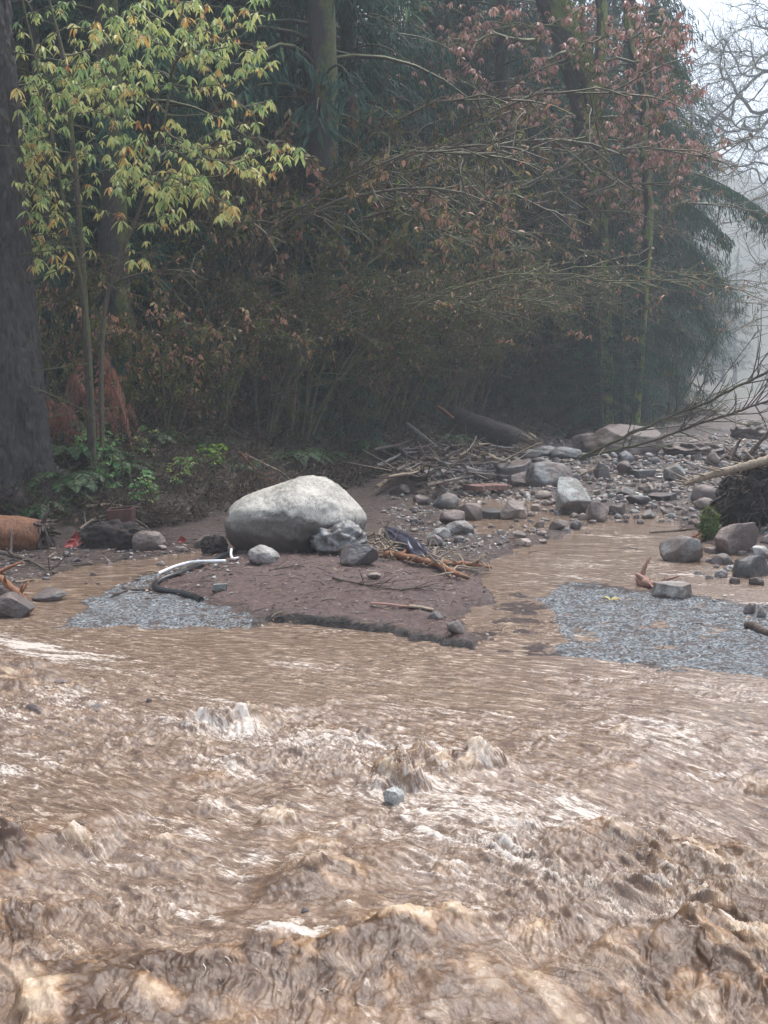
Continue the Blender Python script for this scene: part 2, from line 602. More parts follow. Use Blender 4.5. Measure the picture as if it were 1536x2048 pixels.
# ---- ground material
def ground_material():
    t = NT("ground")
    P = t.pos()
    asph, bank, mound, wet, edge = [t.attr(a) for a in ('asph', 'bank', 'mound', 'wet', 'edge')]
    asph = t.ramp(t.math('ADD', asph, t.math('MULTIPLY', t.math('SUBTRACT', t.noise(P, 6, 8, 0.78), 0.5), 1.5)), [(0.40, 0.0), (0.60, 1.0)])
    n1 = t.noise(P, 1.6, 6, 0.6)
    n2 = t.noise(P, 14, 6, 0.7)
    n3 = t.noise(P, 90, 3, 0.7)
    mud = t.ramp(n2, [(0.25, (0.045, 0.031, 0.026)), (0.5, (0.105, 0.073, 0.060)), (0.75, (0.20, 0.145, 0.122))])
    red = t.ramp(n2, [(0.25, (0.078, 0.045, 0.040)), (0.5, (0.140, 0.084, 0.074)), (0.78, (0.225, 0.15, 0.13))])
    mud = t.mix(t.math('MULTIPLY', mound, 0.85), mud, red)
    # little chips of bark and stone in the mud
    vc = t.n("TexVoronoi", feature='F1'); t.set(vc.inputs['Vector'], P); vc.inputs['Scale'].default_value = 15
    chip = t.ramp(vc.outputs['Distance'], [(0.0, 1.0), (0.16, 1.0), (0.24, 0.0)])
    pick = t.ramp(vc.outputs['Color'], [(0.0, 0.0), (0.58, 0.0), (0.62, 1.0)])
    mud = t.mix(t.math('MULTIPLY', t.math('MULTIPLY', chip, pick), 0.75), mud, t.ramp(n3, [(0.3, (0.32, 0.24, 0.19)), (0.7, (0.50, 0.45, 0.40))]))
    vs = t.voro(t.pos(), 60, out='Color')
    a1 = t.ramp(vs, [(0.0, (0.04, 0.043, 0.045)), (0.35, (0.16, 0.172, 0.178)), (0.6, (0.36, 0.385, 0.395)), (1.0, (0.70, 0.72, 0.72))])
    a2 = t.mix(t.ramp(t.noise(P, 7, 5, 0.65), [(0.50, 0.0), (0.62, 0.85)]), a1, (0.16, 0.115, 0.095))
    c = t.mix(asph, mud, a2)
    soil = t.ramp(t.noise(P, 9, 7, 0.7), [(0.28, (0.022, 0.015, 0.012)), (0.5, (0.060, 0.042, 0.032)), (0.62, (0.085, 0.06, 0.048)), (0.8, (0.15, 0.11, 0.08))])
    moss = t.ramp(n2, [(0.3, (0.02, 0.03, 0.008)), (0.7, (0.07, 0.085, 0.025))])
    hz = t.n("SeparateXYZ", i_0=P).outputs[2]
    up = t.ramp(t.math('ADD', t.math('MULTIPLY', hz, 0.5), t.math('MULTIPLY', n1, 0.5)), [(0.45, 0.0), (0.75, 0.55)])
    soil = t.mix(up, soil, moss)
    c = t.mix(bank, c, soil)
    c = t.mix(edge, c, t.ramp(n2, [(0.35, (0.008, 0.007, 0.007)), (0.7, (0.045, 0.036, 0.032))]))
    h = t.math('ADD', t.math('ADD', t.math('MULTIPLY', n2, 0.7), t.math('MULTIPLY', t.noise(P, 36, 4, 0.75), 0.8)), t.math('MULTIPLY', n3, 0.35))
    h = t.math('ADD', h, t.math('MULTIPLY', vs, t.math('MULTIPLY', asph, 0.5)))
    rough = t.math('SUBTRACT', 0.50, t.math('MULTIPLY', wet, 0.30))
    rough = t.math('ADD', rough, t.math('MULTIPLY', bank, 0.15))
    rough = t.math('SUBTRACT', rough, t.math('MULTIPLY', asph, 0.06))
    rough = t.math('ADD', rough, t.math('MULTIPLY', edge, 0.45))
    return t.bsdf(c, rough, 0.5, t.bump(h, 1.0, 0.05))


M_ground = ground_material()

rows = np.concatenate([[-40, -20, -8, -3, 0, 2, 4, 5.5], np.geomspace(6.4, 30, 330), np.geomspace(30.2, 130, 150), np.geomspace(134, 900, 40)])
c0 = np.linspace(-0.42, 0.42, 440)
cols = np.concatenate([-np.geomspace(0.425, 6, 60)[::-1], c0, np.geomspace(0.425, 6, 60)])
yy, cc = np.meshgrid(rows, cols, indexing='ij')
xx = cc * np.maximum(yy, 5.0)
zz, at_ = terrain(xx, yy, True)
nr, nc = yy.shape
ii = np.arange((nr - 1) * (nc - 1)); a0 = (ii // (nc - 1)) * nc + ii % (nc - 1)
quads = np.stack([a0, a0 + 1, a0 + nc + 1, a0 + nc], -1)
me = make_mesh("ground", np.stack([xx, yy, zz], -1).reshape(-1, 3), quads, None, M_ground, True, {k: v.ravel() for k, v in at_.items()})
tag(link("ground", me), "wet reddish brown mud flat and soil bank left by the flood", None, None, "structure")


# ================================================================ FLOOD WATER
def water_material():
    t = NT("muddy_water")
    foam, crest, shade_tone = t.attr('foam'), t.attr('crest'), t.attr('shade_tone')
    uv = t.n("UVMap").outputs[0]
    s1 = t.noise(t.mapv(uv, (8, 25, 1)), 1.0, 7, 0.72, 0.7)
    s2 = t.noise(t.mapv(uv, (24, 62, 1)), 1.0, 5, 0.7, 0.5)
    s3 = t.noise(t.mapv(uv, (1.5, 3.2, 1)), 1.0, 4, 0.6)
    base = t.ramp(s1, [(0.32, (0.040, 0.023, 0.014)), (0.43, (0.130, 0.087, 0.061)), (0.53, (0.225, 0.155, 0.105)), (0.67, (0.54, 0.43, 0.33))])
    base = t.mix(t.ramp(s3, [(0.35, 0.0), (0.65, 0.45)]), base, (0.17, 0.115, 0.085))
    n3d = t.noise(t.mapv(t.pos(), (14, 14, 22)), 1.0, 6, 0.68, 0.4)
    tan = t.ramp(t.math('ADD', t.math('MULTIPLY', n3d, 0.50), t.math('ADD', t.math('MULTIPLY', s1, 0.15), t.math('MULTIPLY', shade_tone, 0.35))), [(0.38, (0.060, 0.028, 0.011)), (0.46, (0.155, 0.082, 0.036)), (0.54, (0.31, 0.190, 0.100)), (0.66, (0.60, 0.46, 0.31))])  # dark end of the ramp holds the shade painted into hollows
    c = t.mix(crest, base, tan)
    fo = t.ramp(t.math('ADD', foam, t.math('ADD', t.math('MULTIPLY', t.math('SUBTRACT', s1, 0.5), 1.6), t.math('MULTIPLY', t.math('SUBTRACT', s2, 0.5), 1.5))), [(0.40, 0.0), (0.80, 0.95)])
    c = t.mix(fo, c, t.ramp(s2, [(0.3, (0.38, 0.33, 0.29)), (0.62, (0.66, 0.60, 0.53))]))
    h = t.math('ADD', s1, t.math('MULTIPLY', s2, 0.8))
    rough = t.math('ADD', t.math('ADD', 0.10, t.math('MULTIPLY', fo, 0.35)), t.math('MULTIPLY', crest, 0.22))
    bst = t.bump(h, 0.5, 0.014)
    m = t.bsdf(c, rough, 0.5, bst)
    return m


M_water = water_material()


def flow_uv(x, y):
    """s runs with the current, t across it; the current bends towards the viewer's right"""
    ang = -(0.36 + 0.55 * sstep(8.5, 3.0, y) + 0.25 * sstep(0.2, 2.5, x) * sstep(7, 4, y)) + 0.25 * noise2(x * 0.35, y * 0.35, 41)
    # integrate roughly: rotate coordinates about a moving pivot
    ca, sa = np.cos(ang), np.sin(ang)
    return x * ca + (y - 5.5) * sa, -x * sa + (y - 5.5) * ca


def gauss_ridge(x, y, p, q, w, h, skew=0.0):
    """ridge from p to q, sharp crest, width w"""
    p, q = np.array(p), np.array(q)
    e = q - p
    L = np.hypot(*e)
    tt = ((x - p[0]) * e[0] + (y - p[1]) * e[1]) / L / L
    n = ((x - p[0]) * -e[1] + (y - p[1]) * e[0]) / L
    end = np.exp(-np.clip(np.abs(tt - 0.5) - 0.42, 0, None) ** 2 * 30)
    k = np.where(n > 0, n / (w * (1 + skew)), n / (w * (1 - skew)))
    return h * end * np.exp(-np.abs(k) ** 1.5)


def gp(px, py):
    d = ray(px, py)
    return (np.array([0, 0, CAM_H]) + d * (-CAM_H / d[2]))[:2]


RIDGES = [  # pixel ends on the photo, width m, height m
    ((250, 2010), (860, 1860), 0.24, 0.085, -0.35),
    ((-60, 1925), (300, 1960), 0.22, 0.03, 0.0),
    ((-80, 1840), (130, 1840), 0.20, 0.060, -0.3),
    ((1340, 1880), (1580, 1985), 0.24, 0.075, -0.3),
    ((1440, 1790), (1660, 1880), 0.18, 0.05, -0.3),
    ((900, 1980), (1300, 2080), 0.30, 0.03, 0.0),
    ((530, 1775), (730, 1710), 0.16, 0.045, -0.3),
    ((1180, 1650), (1540, 1740), 0.15, 0.035, -0.3),
    ((-60, 1680), (60, 1710), 0.2, 0.07, 0.0),
    ((60, 2060), (230, 2100), 0.14, 0.08, 0.0),
    ((0, 1350), (80, 1355), 0.25, 0.04, 0.0),
    ((280, 1600), (520, 1610), 0.3, -0.05, 0.0),
    ((150, 1700), (500, 1760), 0.35, -0.055, 0.0),
]
SPLASH = [  # px, py (base), rx m, ry m, height
    (485, 1446, 0.16, 0.13, 0.125), (398, 1452, 0.16, 0.12, 0.085), (895, 1545, 0.24, 0.14, 0.12), (790, 1570, 0.17, 0.10, 0.20), (975, 1535, 0.13, 0.10, 0.06),
    (845, 1520, 0.15, 0.12, 0.11),
    (435, 1590, 0.09, 0.08, 0.05), (560, 1635, 0.12, 0.10, 0.075), (410, 1545, 0.11, 0.10, 0.045), (1015, 1695, 0.05, 0.05, 0.055), (885, 1745, 0.06, 0.06, 0.055),
    (1250, 1465, 0.09, 0.07, 0.035), (1245, 1540, 0.07, 0.06, 0.03), (1520, 1570, 0.14, 0.10, 0.06), (30, 1340, 0.22, 0.16, 0.08),
    (120, 1375, 0.12, 0.10, 0.04), (190, 1428, 0.12, 0.10, 0.04), (170, 1690, 0.06, 0.06, 0.05), (315, 1675, 0.07, 0.07, 0.05), (640, 1690, 0.14, 0.11, 0.05), (690, 1650, 0.10, 0.08, 0.04), (10, 1700, 0.10, 0.12, 0.07),
    (1300, 1710, 0.12, 0.09, 0.045), (1200, 1655, 0.12, 0.09, 0.04), (1470, 1560, 0.12, 0.08, 0.03), (70, 1425, 0.12, 0.10, 0.04), (600, 1750, 0.10, 0.09, 0.05), (930, 1850, 0.12, 0.1, 0.04), (1060, 1860, 0.12, 0.1, 0.035), (1410, 1790, 0.10, 0.09, 0.05),
]


def water_fields(x, y):
    s, t = flow_uv(x, y)
    px, py = to_px(x, np.maximum(y, 1.0), 0.0)
    W = water_level(y)
    # how violent the water is here
    near = sstep(9.5, 5.2, y)
    back = sstep(9.0, 10.5, y)
    leftw = sstep(0.5, -2.5, x) * sstep(10.5, 8.0, y)
    band = np.exp(-((t - 0.25 + 0.5 * noise2(s * 0.4, 0 * s, 3)) / 0.55) ** 2) * near          # the turbulent tongue
    amp = 0.25 + 0.75 * near + 0.5 * band
    amp = amp * (1 - 0.50 * back * (1 - 0.5 * sstep(0.5, 2.0, x)))
    patch = sstep(-0.35, 0.45, fbm(x * 0.7, y * 0.7, 52, 3))
    amp = amp * (0.45 + 0.75 * patch)
    wx = s + 0.18 * fbm(s * 1.6, t * 1.6, 60, 3)
    wt = t + 0.12 * fbm(s * 1.6, t * 1.6, 61, 3)
    swell = 0.035 * fbm(s * 1.1, t * 1.3, 62, 3) * near
    mid = billow(wx * 2.2, wt * 3.9, 63, 4, 0.55) * 0.6
    nearf = sstep(5.8, 4.2, y)
    fine = billow(wx * 6.5, wt * 12.0, 66, 3, 0.6) * 0.6 * (1 - nearf) + nearf * billow(wx * 3.0, wt * 11.0, 67, 4, 0.6) * 0.85
    micro = billow(wx * 19, wt * 34, 69, 3, 0.6) * 0.6 * (1 - nearf) + nearf * billow(wx * 9, wt * 40, 70, 3, 0.6) * 0.7
    h = swell * 0.8 + amp * (0.017 * mid + 0.0145 * fine + 0.0068 * micro)
    crest = np.zeros_like(h); foam = np.zeros_like(h); shade_tone = np.zeros_like(h)
    for p, q, w, hh, sk in RIDGES:
        w_x = x + 0.12 * fbm(x * 2.2, y * 2.2, 80, 3); w_y = y + 0.12 * fbm(x * 2.2, y * 2.2, 81, 3)
        g = gauss_ridge(w_x, w_y, gp(*p), gp(*q), w, 1.0, sk)
        g2 = gauss_ridge(w_x, w_y + 0.13, gp(*p), gp(*q), w * 1.15, 1.0, 0)
        rag = 1 + 0.20 * fbm(s * 2.5, t * 3.5, 82, 2)
        h = h + hh * g * rag
        if hh > 0:
            lum = billow(s * 2.1 + 0.25 * fbm(s * 2, t * 2, 87, 2), t * 6.0, 84, 2, 0.5)
            h = h + g * hh * 0.17 * lum
            shade_tone = shade_tone + (g + g2) * 0.40 * lum - g2 * 0.22  # painted shade: darker in hollows between lumps and on the near wave face
            foam = foam - np.maximum(g, g2) * 0.45 + g * 0.6 * np.clip(lum - 0.1, 0, 1)
            back_ = gauss_ridge(w_x, w_y - 0.16, gp(*p), gp(*q), w * 0.5, 1.0, 0)
            foam = foam + 0.12 * back_ * (0.6 + fbm(s * 4, t * 14, 102, 3))
            crest = np.maximum(crest, np.clip(np.maximum(g, g2) * 1.5 - 0.1, 0, 1) * min(1, hh * 16))
    for (sx, sy, rx, ry, hh) in SPLASH:
        c = gp(sx, sy)
        dx = x - c[0]; dy = y - c[1]
        m = (np.abs(dx) < rx * 3) & (np.abs(dy) < ry * 3)
        if not m.any(): continue
        xm, ym = x[m], y[m]
        r2 = (dx[m] / rx) ** 2 + (dy[m] / ry) ** 2
        rgs = np.random.default_rng(int(sx * 7 + sy))
        wxm = xm + 0.022 * fbm(xm * 11, ym * 11, 90, 3); wym = ym + 0.022 * fbm(xm * 11, ym * 11, 91, 3)
        dome = 0.35 * hh * np.exp(-r2 * 1.3)
        tone = np.zeros_like(dome)
        nb = max(5, int(26 * (rx + ry)))
        for _ in range(nb):
            u = rgs.normal(size=2) * 0.42
            rb = (0.36 + 0.44 * rgs.uniform()) * min(rx, ry) + 0.012
            hb = hh * (0.45 + 0.75 * rgs.uniform()) * math.exp(-(u @ u) * 0.9)
            q2 = ((wxm - c[0] - u[0] * rx) / (rb * 1.25)) ** 2 + ((wym - c[1] - u[1] * ry) / rb) ** 2
            d_ = hb * np.clip(1 - q2, 0, 1) ** 0.8
            tone = np.where(d_ > dome, rgs.uniform(), tone)
            dome = np.maximum(dome, d_)
        spk = billow(xm * 22, ym * 20, 92, 3, 0.5)
        h[m] += 0.85 * dome * (1 + 0.12 * spk)
        g = np.clip(dome / hh, 0, 1)
        crest[m] = np.maximum(crest[m], np.clip(g * 1.6, 0, 1) * min(1, 0.55 + hh * 2.5))
        shade_tone[m] = shade_tone[m] + 0.9 * g * (tone - 0.40) + 0.10 * spk * g
        foam[m] += np.exp(-r2 * 0.30) * 0.13 + (0.30 if hh > 0.08 else 0.2) * g * (tone - 0.62)
    # noise breaks up the crest colour; higher lumps take it too
    crest = np.clip(crest * (0.75 + 0.5 * fbm(s * 5, t * 9, 95, 3)) + 0.55 * sstep(0.42, 0.95, mid) * amp * near, 0, 1)
    foamn = fbm(s * 0.9, t * 2.6, 97, 5, 0.6)
    foam = foam + 0.14 + 0.30 * foamn + 0.13 * band + 0.18 * leftw * sstep(-0.1, 0.5, fbm(s * 0.8, t * 2.2, 98, 3))
    streak = 0.35 + 0.9 * np.clip(fbm(s * 1.8, t * 8.5, 101, 4, 0.6) + 0.35, 0, 1.2)
    f0 = foam.copy()
    # white tongue upper left, white patch at the weir on the right
    foam = foam + 0.75 * np.exp(-((px - 80) / 150) ** 2 - ((py - 1290 - (px) * 0.10) / 22) ** 2)
    foam = foam + 0.5 * np.exp(-((px - 40) / 90) ** 2 - ((py - 1550) / 35) ** 2)
    foam = foam + 0.15 * np.exp(-((px - 150) / 200) ** 2 - ((py - 1905) / 30) ** 2)
    foam = foam + 0.30 * np.exp(-((px - 1150) / 220) ** 2 - ((py - 1620) / 50) ** 2)
    foam = foam + 0.75 * np.exp(-((px - 1500) / 60) ** 2 - ((py - 1210) / 12) ** 2)
    foam = foam + 0.42 * np.exp(-((px - 1360) / 150) ** 2 - ((py - 1150) / 30) ** 2) + 0.42 * np.exp(-((px - 1230) / 110) ** 2 - ((py - 1085) / 35) ** 2) + 0.22 * np.exp(-((px - 1090) / 120) ** 2 - ((py - 1140) / 30) ** 2)
    foam = foam - 0.30 * np.exp(-((px - 350) / 260) ** 2 - ((py - 1560) / 80) ** 2)
    foam = f0 + (foam - f0) * streak
    foam = np.clip(foam + 0.35 * np.clip(fine, 0, 1) * near - 0.25 * back * 0.4, 0, 1)
    # pile against the ground: thin sheet hugging the shore
    fade = sstep(16, 26, y)
    h = h * (1 - 0.6 * fade)
    shade_tone = np.clip(0.5 + shade_tone + 0.10 * fbm(s * 6, t * 14, 99, 2), 0, 1)
    return W + h, foam, crest, shade_tone


rows = np.concatenate([[-14, -8, -4, -1.5, 0.3, 1.2], np.geomspace(1.8, 2.9, 50), np.geomspace(2.92, 11, 620), np.geomspace(11.05, 26, 150), np.geomspace(26.5, 60, 30)])
cols = np.concatenate([-np.geomspace(0.43, 4, 50)[::-1], np.linspace(-0.425, 0.425, 760), np.geomspace(0.43, 4, 50)])
yy, cc = np.meshgrid(rows, cols, indexing='ij')
xx = cc * np.maximum(yy, 2.0)
zz, foam, crest, shade_tone = water_fields(xx, yy)
sU, tU = flow_uv(xx, yy)
_q = np.stack([xx.ravel(), yy.ravel(), zz.ravel()], 1)
_c = (crest.ravel() * (_q[:, 1] < 9) * 0.85 + 0.15 * (_q[:, 1] < 7)) * 0.015
_m = _c > 0.002
_dx = np.zeros(len(_q)); _dy = np.zeros(len(_q)); _dz = np.zeros(len(_q))
_dx[_m] = fbm3(_q[_m], 13, 3, 3) * _c[_m]; _dy[_m] = fbm3(_q[_m], 13, 8, 3) * _c[_m]; _dz[_m] = fbm3(_q[_m], 20, 14, 2) * _c[_m] * 0.5
xx = xx + _dx.reshape(xx.shape); yy = yy + _dy.reshape(xx.shape); zz = zz + _dz.reshape(xx.shape)
nr, nc = yy.shape
ii = np.arange((nr - 1) * (nc - 1)); a0 = (ii // (nc - 1)) * nc + ii % (nc - 1)
quads = np.stack([a0, a0 + 1, a0 + nc + 1, a0 + nc], -1)
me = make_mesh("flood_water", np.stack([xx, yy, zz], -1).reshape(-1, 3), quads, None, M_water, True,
               dict(foam=foam.ravel(), crest=crest.ravel(), shade_tone=shade_tone.ravel()), uv=np.stack([sU, tU], -1).reshape(-1, 2))
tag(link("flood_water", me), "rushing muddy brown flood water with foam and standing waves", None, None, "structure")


# strings and droplets of water thrown up where the flood hits hidden stones
def spray():
    rg = np.random.default_rng(55)
    fl = np.array([0.72, -0.69, 0.0]); sd = np.array([0.69, 0.72, 0.0])
    B, D, L, R, A = [], [], [], [], []
    for (sx, sy, rx, ry, hh) in SPLASH:
        c = gp(sx, sy)
        n = int(20 + 500 * (rx + ry) * hh / 0.1)
        for _ in range(n):
            u = rg.normal(size=2) * 0.50
            e = math.exp(-(u @ u) * 0.9)
            B.append((c[0] + u[0] * rx, c[1] + u[1] * ry))
            out = np.array([u[0], u[1], 0]) * 0.5
            D.append(fl * rg.uniform(0.1, 0.9) + out + rg.normal(size=3) * [0.35, 0.35, 0.15] + [0, 0, rg.uniform(0.1, 0.95) * (0.35 + e)])
            L.append(rg.uniform(0.006, 0.02)); R.append(rg.uniform(0.0005, 0.0014)); A.append(rg.uniform())
    for p, q, w, hh, sk in RIDGES:
        if hh < 0.034: continue
        p, q = gp(*p), gp(*q)
        for _ in range(int(900 * hh * np.hypot(*(q - p)))):
            x, y = p + (q - p) * rg.uniform() + rg.normal(size=2) * w * [0.35, 0.45]
            B.append((x, y)); D.append(fl * rg.uniform(0.6, 1.2) + rg.normal(size=3) * [0.25, 0.25, 0.1] + [0, 0, rg.uniform(-0.05, 0.30)])
            L.append(rg.uniform(0.012, 0.05)); R.append(rg.uniform(0.0005, 0.0016)); A.append(rg.uniform())
    B, D, L, R, A = map(np.array, (B, D, L, R, A))
    z = water_fields(B[:, :1], B[:, 1:2])[0][:, 0]
    n = len(B)
    D /= np.linalg.norm(D, axis=1, keepdims=True)
    P0_ = np.stack([B[:, 0], B[:, 1], z - 0.004], 1)
    t = np.linspace(0, 1, 5)[None, :, None]
    Lx = L[:, None, None]
    P = P0_[:, None] + D[:, None] * Lx * t + np.array([0, 0, -0.55])[None, None] * Lx * t ** 2 + rg.normal(size=(n, 5, 3)) * (0.06 * Lx) * t
    Rr = R[:, None] * np.array([1.3, 1.5, 1.2, 0.8, 0.25])[None]
    mb = MB(); mb.tubes(P, Rr, 4, A, cap=False)
    # droplets
    V0, F0 = _ico_np(1)
    m = 5200
    i = rg.integers(0, n, m)
    C = P[i, 4] + rg.normal(size=(m, 3)) * 0.02 + [0, 0, 0.004]
    rr = rg.uniform(0.0006, 0.0020, m)
    V = (V0[None] * rr[:, None, None] + C[:, None]).reshape(-1, 3)
    mb.add(V, None, (F0[None] + (np.arange(m) * len(V0))[:, None, None]).reshape(-1, 3), np.repeat(rg.uniform(0.3, 1, m), len(V0)))
    t = NT("thrown_water")
    mt = t.bsdf(t.ramp(t.attr('var'), [(0.0, (0.27, 0.165, 0.09)), (0.35, (0.43, 0.30, 0.195)), (0.7, (0.60, 0.49, 0.375)), (1.0, (0.80, 0.73, 0.66))]), 0.2)
    tag(mb.build("spray", mt), "strings and droplets of brown water thrown up by the rapids", None, None, "stuff")


def _ico_np(level):
    import bmesh
    bm = bmesh.new(); bmesh.ops.create_icosphere(bm, subdivisions=level, radius=1.0)
    V = np.array([v.co[:] for v in bm.verts]); F = np.array([[v.index for v in f.verts] for f in bm.faces]); bm.free()
    return V, F


spray()


# ================================================================ VEGETATION
def bark_material(name, dark, light, moss=0.0, scale=1.0, mosscol=((0.035, 0.045, 0.01), (0.14, 0.16, 0.03)), spec=0.5):
    t = NT(name)
    P = t.obj()
    v = t.mapv(P, (15 * scale, 15 * scale, 5.0 * scale))
    f = t.noise(v, 1.0, 7, 0.68, 1.2)
    f2 = t.noise(t.mapv(P, (40 * scale, 40 * scale, 9 * scale)), 1.0, 4, 0.6)
    mid = tuple((a + b) / 2 for a, b in zip(dark, light))
    c = t.ramp(f, [(0.30, dark), (0.48, mid), (0.66, light)])
    c = t.mix(t.math('MULTIPLY', f2, 0.5), c, dark)
    if moss > 0:
        m = t.noise(P, 1.7, 5, 0.6)
        nx = t.n("SeparateXYZ", i_0=t.n("NewGeometry").outputs['Normal'])
        m = t.math('ADD', m, t.math('MULTIPLY', nx.outputs[0], 0.16))
        m = t.math('ADD', m, t.math('MULTIPLY', nx.outputs[2], 0.22))
        mk = t.ramp(m, [(0.60 - 0.25 * moss, 0.0), (0.70 - 0.25 * moss, 1.0)])
        c = t.mix(mk, c, t.ramp(t.noise(P, 22, 4, 0.7), [(0.3, mosscol[0]), (0.7, mosscol[1])]))
    h = t.math('ADD', f, t.math('MULTIPLY', f2, 0.4))
    return t.bsdf(c, 0.55, spec, t.bump(h, 1.0, 0.04 / scale))


def var_leaf(name, stops, trans=0.35, rough=0.45, spec=0.4):
    t = NT(name)
    v = t.attr('var')
    c = t.ramp(v, stops)
    c = t.mix(t.math('MULTIPLY', t.noise(t.obj(), 30, 3, 0.6), 0.5), c, t.mix(0.55, c, (0.03, 0.02, 0.01)))
    return t.leafy(c, trans, rough, spec)


M_fir = bark_material("fir_bark", (0.004, 0.0035, 0.004), (0.095, 0.080, 0.075), 0.0)
M_fardk = bark_material("dark_bark", (0.016, 0.014, 0.014), (0.07, 0.06, 0.055), 0.12)
M_mossbark = bark_material("mossy_bark", (0.020, 0.017, 0.013), (0.075, 0.064, 0.055), 0.38)
M_twig = bark_material("twig_bark", (0.035, 0.028, 0.021), (0.19, 0.145, 0.105), 0.15, 2.0)
M_twigm = bark_material("mossy_twig", (0.035, 0.030, 0.016), (0.20, 0.165, 0.105), 0.5, 2.0)
M_pale = bark_material("pale_bark", (0.10, 0.095, 0.085), (0.34, 0.32, 0.29), 0.2, 2.0)
M_hemlock = var_leaf("conifer_needles", [(0.0, (0.011, 0.034, 0.029)), (0.45, (0.025, 0.075, 0.057)), (0.8, (0.050, 0.125, 0.080)), (1.0, (0.12, 0.20, 0.09))], 0.25, 0.65, 0.12)
M_yellow = var_leaf("yellowing_leaves", [(0.0, (0.12, 0.24, 0.09)), (0.28, (0.26, 0.42, 0.16)), (0.50, (0.50, 0.60, 0.22)), (0.76, (0.76, 0.70, 0.26)), (0.93, (0.72, 0.42, 0.13)), (1.0, (0.50, 0.20, 0.08))], 0.45)
M_redleaf = var_leaf("withered_leaves", [(0.0, (0.14, 0.055, 0.048)), (0.4, (0.40, 0.19, 0.16)), (0.75, (0.62, 0.38, 0.32)), (1.0, (0.72, 0.52, 0.42))], 0.35)
M_mixleaf = var_leaf("autumn_leaves", [(0.0, (0.09, 0.03, 0.025)), (0.25, (0.20, 0.10, 0.05)), (0.45, (0.12, 0.16, 0.05)), (0.6, (0.22, 0.24, 0.07)), (0.72, (0.45, 0.22, 0.15)), (0.88, (0.60, 0.30, 0.22)), (1.0, (0.60, 0.44, 0.20))], 0.35)
M_green = var_leaf("green_leaves", [(0.0, (0.06, 0.16, 0.06)), (0.5, (0.14, 0.36, 0.13)), (0.8, (0.27, 0.50, 0.16)), (1.0, (0.50, 0.52, 0.14))], 0.4)
M_lime = var_leaf("bright_green_leaves", [(0.0, (0.10, 0.25, 0.03)), (1.0, (0.27, 0.46, 0.06))], 0.45)
M_fern = var_leaf("fern_green", [(0.0, (0.015, 0.045, 0.015)), (0.6, (0.04, 0.11, 0.035)), (1.0, (0.08, 0.17, 0.045))], 0.35)
M_rust = var_leaf("fern_rust", [(0.0, (0.16, 0.06, 0.05)), (0.6, (0.38, 0.16, 0.11)), (1.0, (0.52, 0.30, 0.19))], 0.35)
M_moss = var_leaf("moss", [(0.0, (0.045, 0.055, 0.010)), (0.6, (0.13, 0.16, 0.03)), (1.0, (0.27, 0.31, 0.06))], 0.2, 0.8, 0.1)
M_litter = var_leaf("leaf_litter", [(0.0, (0.018, 0.012, 0.009)), (0.45, (0.06, 0.038, 0.026)), (0.7, (0.12, 0.07, 0.045)), (0.82, (0.05, 0.075, 0.02)), (0.93, (0.09, 0.16, 0.035)), (1.0, (0.30, 0.19, 0.10))], 0.2, 0.6)


def bez(a, c, b, n):
    t = np.linspace(0, 1, n)[:, None]
    return (1 - t) ** 2 * a + 2 * t * (1 - t) * c + t * t * b


def grow(trunk, trunk_r, targets, tip=0.006, power=0.48, sag=0.05, bias=0.5, rng=RNG, wob=0.06):
    """branches that run from the trunk to every target; returns (P (B,5,3), R (B,5))"""
    trunk = np.asarray(trunk, float)
    n0 = len(trunk)
    cap = n0 + len(targets) * 4 + 4
    N = np.zeros((cap, 3)); par = np.zeros(cap, int) - 1; T = np.zeros((cap, 3)); dep = np.zeros(cap)
    N[:n0] = trunk
    par[1:n0] = np.arange(n0 - 1)
    T[:n0] = np.gradient(trunk, axis=0); T[:n0] /= np.linalg.norm(T[:n0], axis=1, keepdims=True) + 1e-9
    lowest = int(n0 * 0.25)
    cnt = n0
    D = np.linalg.norm(targets[:, None] - trunk[None], axis=2).min(axis=1)
    order = np.argsort(D + rng.normal(size=len(D)) * 0.15)
    chains = []
    for ti in order:
        t = targets[ti]
        v = t[None] - N[:cnt]
        d = np.linalg.norm(v, axis=1) + 1e-6
        ca = (v * T[:cnt]).sum(1) / d
        cost = d * (1 + bias * (1 - ca)) + 0.04 * dep[:cnt]
        cost[:lowest] += 50
        j = int(np.argmin(cost))
        a = N[j]; L = d[j]
        c = a + T[j] * L * 0.45 * (0.5 if j < n0 else 1) + (t - a) * 0.15 + rng.normal(size=3) * wob * L
        P = bez(a, c, t, 5)
        P[1:4, 2] -= sag * L * np.array([0.5, 0.9, 0.6])
        P[1:4] += rng.normal(size=(3, 3)) * wob * 0.3 * L
        ids = [j]
        for k in range(1, 5):
            N[cnt] = P[k]; par[cnt] = ids[-1]; dep[cnt] = dep[ids[-1]] + 1
            tv = P[k] - P[k - 1]; T[cnt] = tv / (np.linalg.norm(tv) + 1e-9)
            ids.append(cnt); cnt += 1
        chains.append(ids)
    w = np.zeros(cnt)
    for ids in chains: w[ids[-1]] += 1
    for i in range(cnt - 1, 0, -1):
        if par[i] >= 0: w[par[i]] += w[i]
    r = tip * np.maximum(w, 1) ** power
    P = np.array([N[ids] for ids in chains])
    R = np.array([[min(r[ids[0]] * 1.0, r[ids[1]] * 1.15)] + [r[k] for k in ids[1:]] for ids in chains])
    R[:, -1] *= 0.8
    return P, R


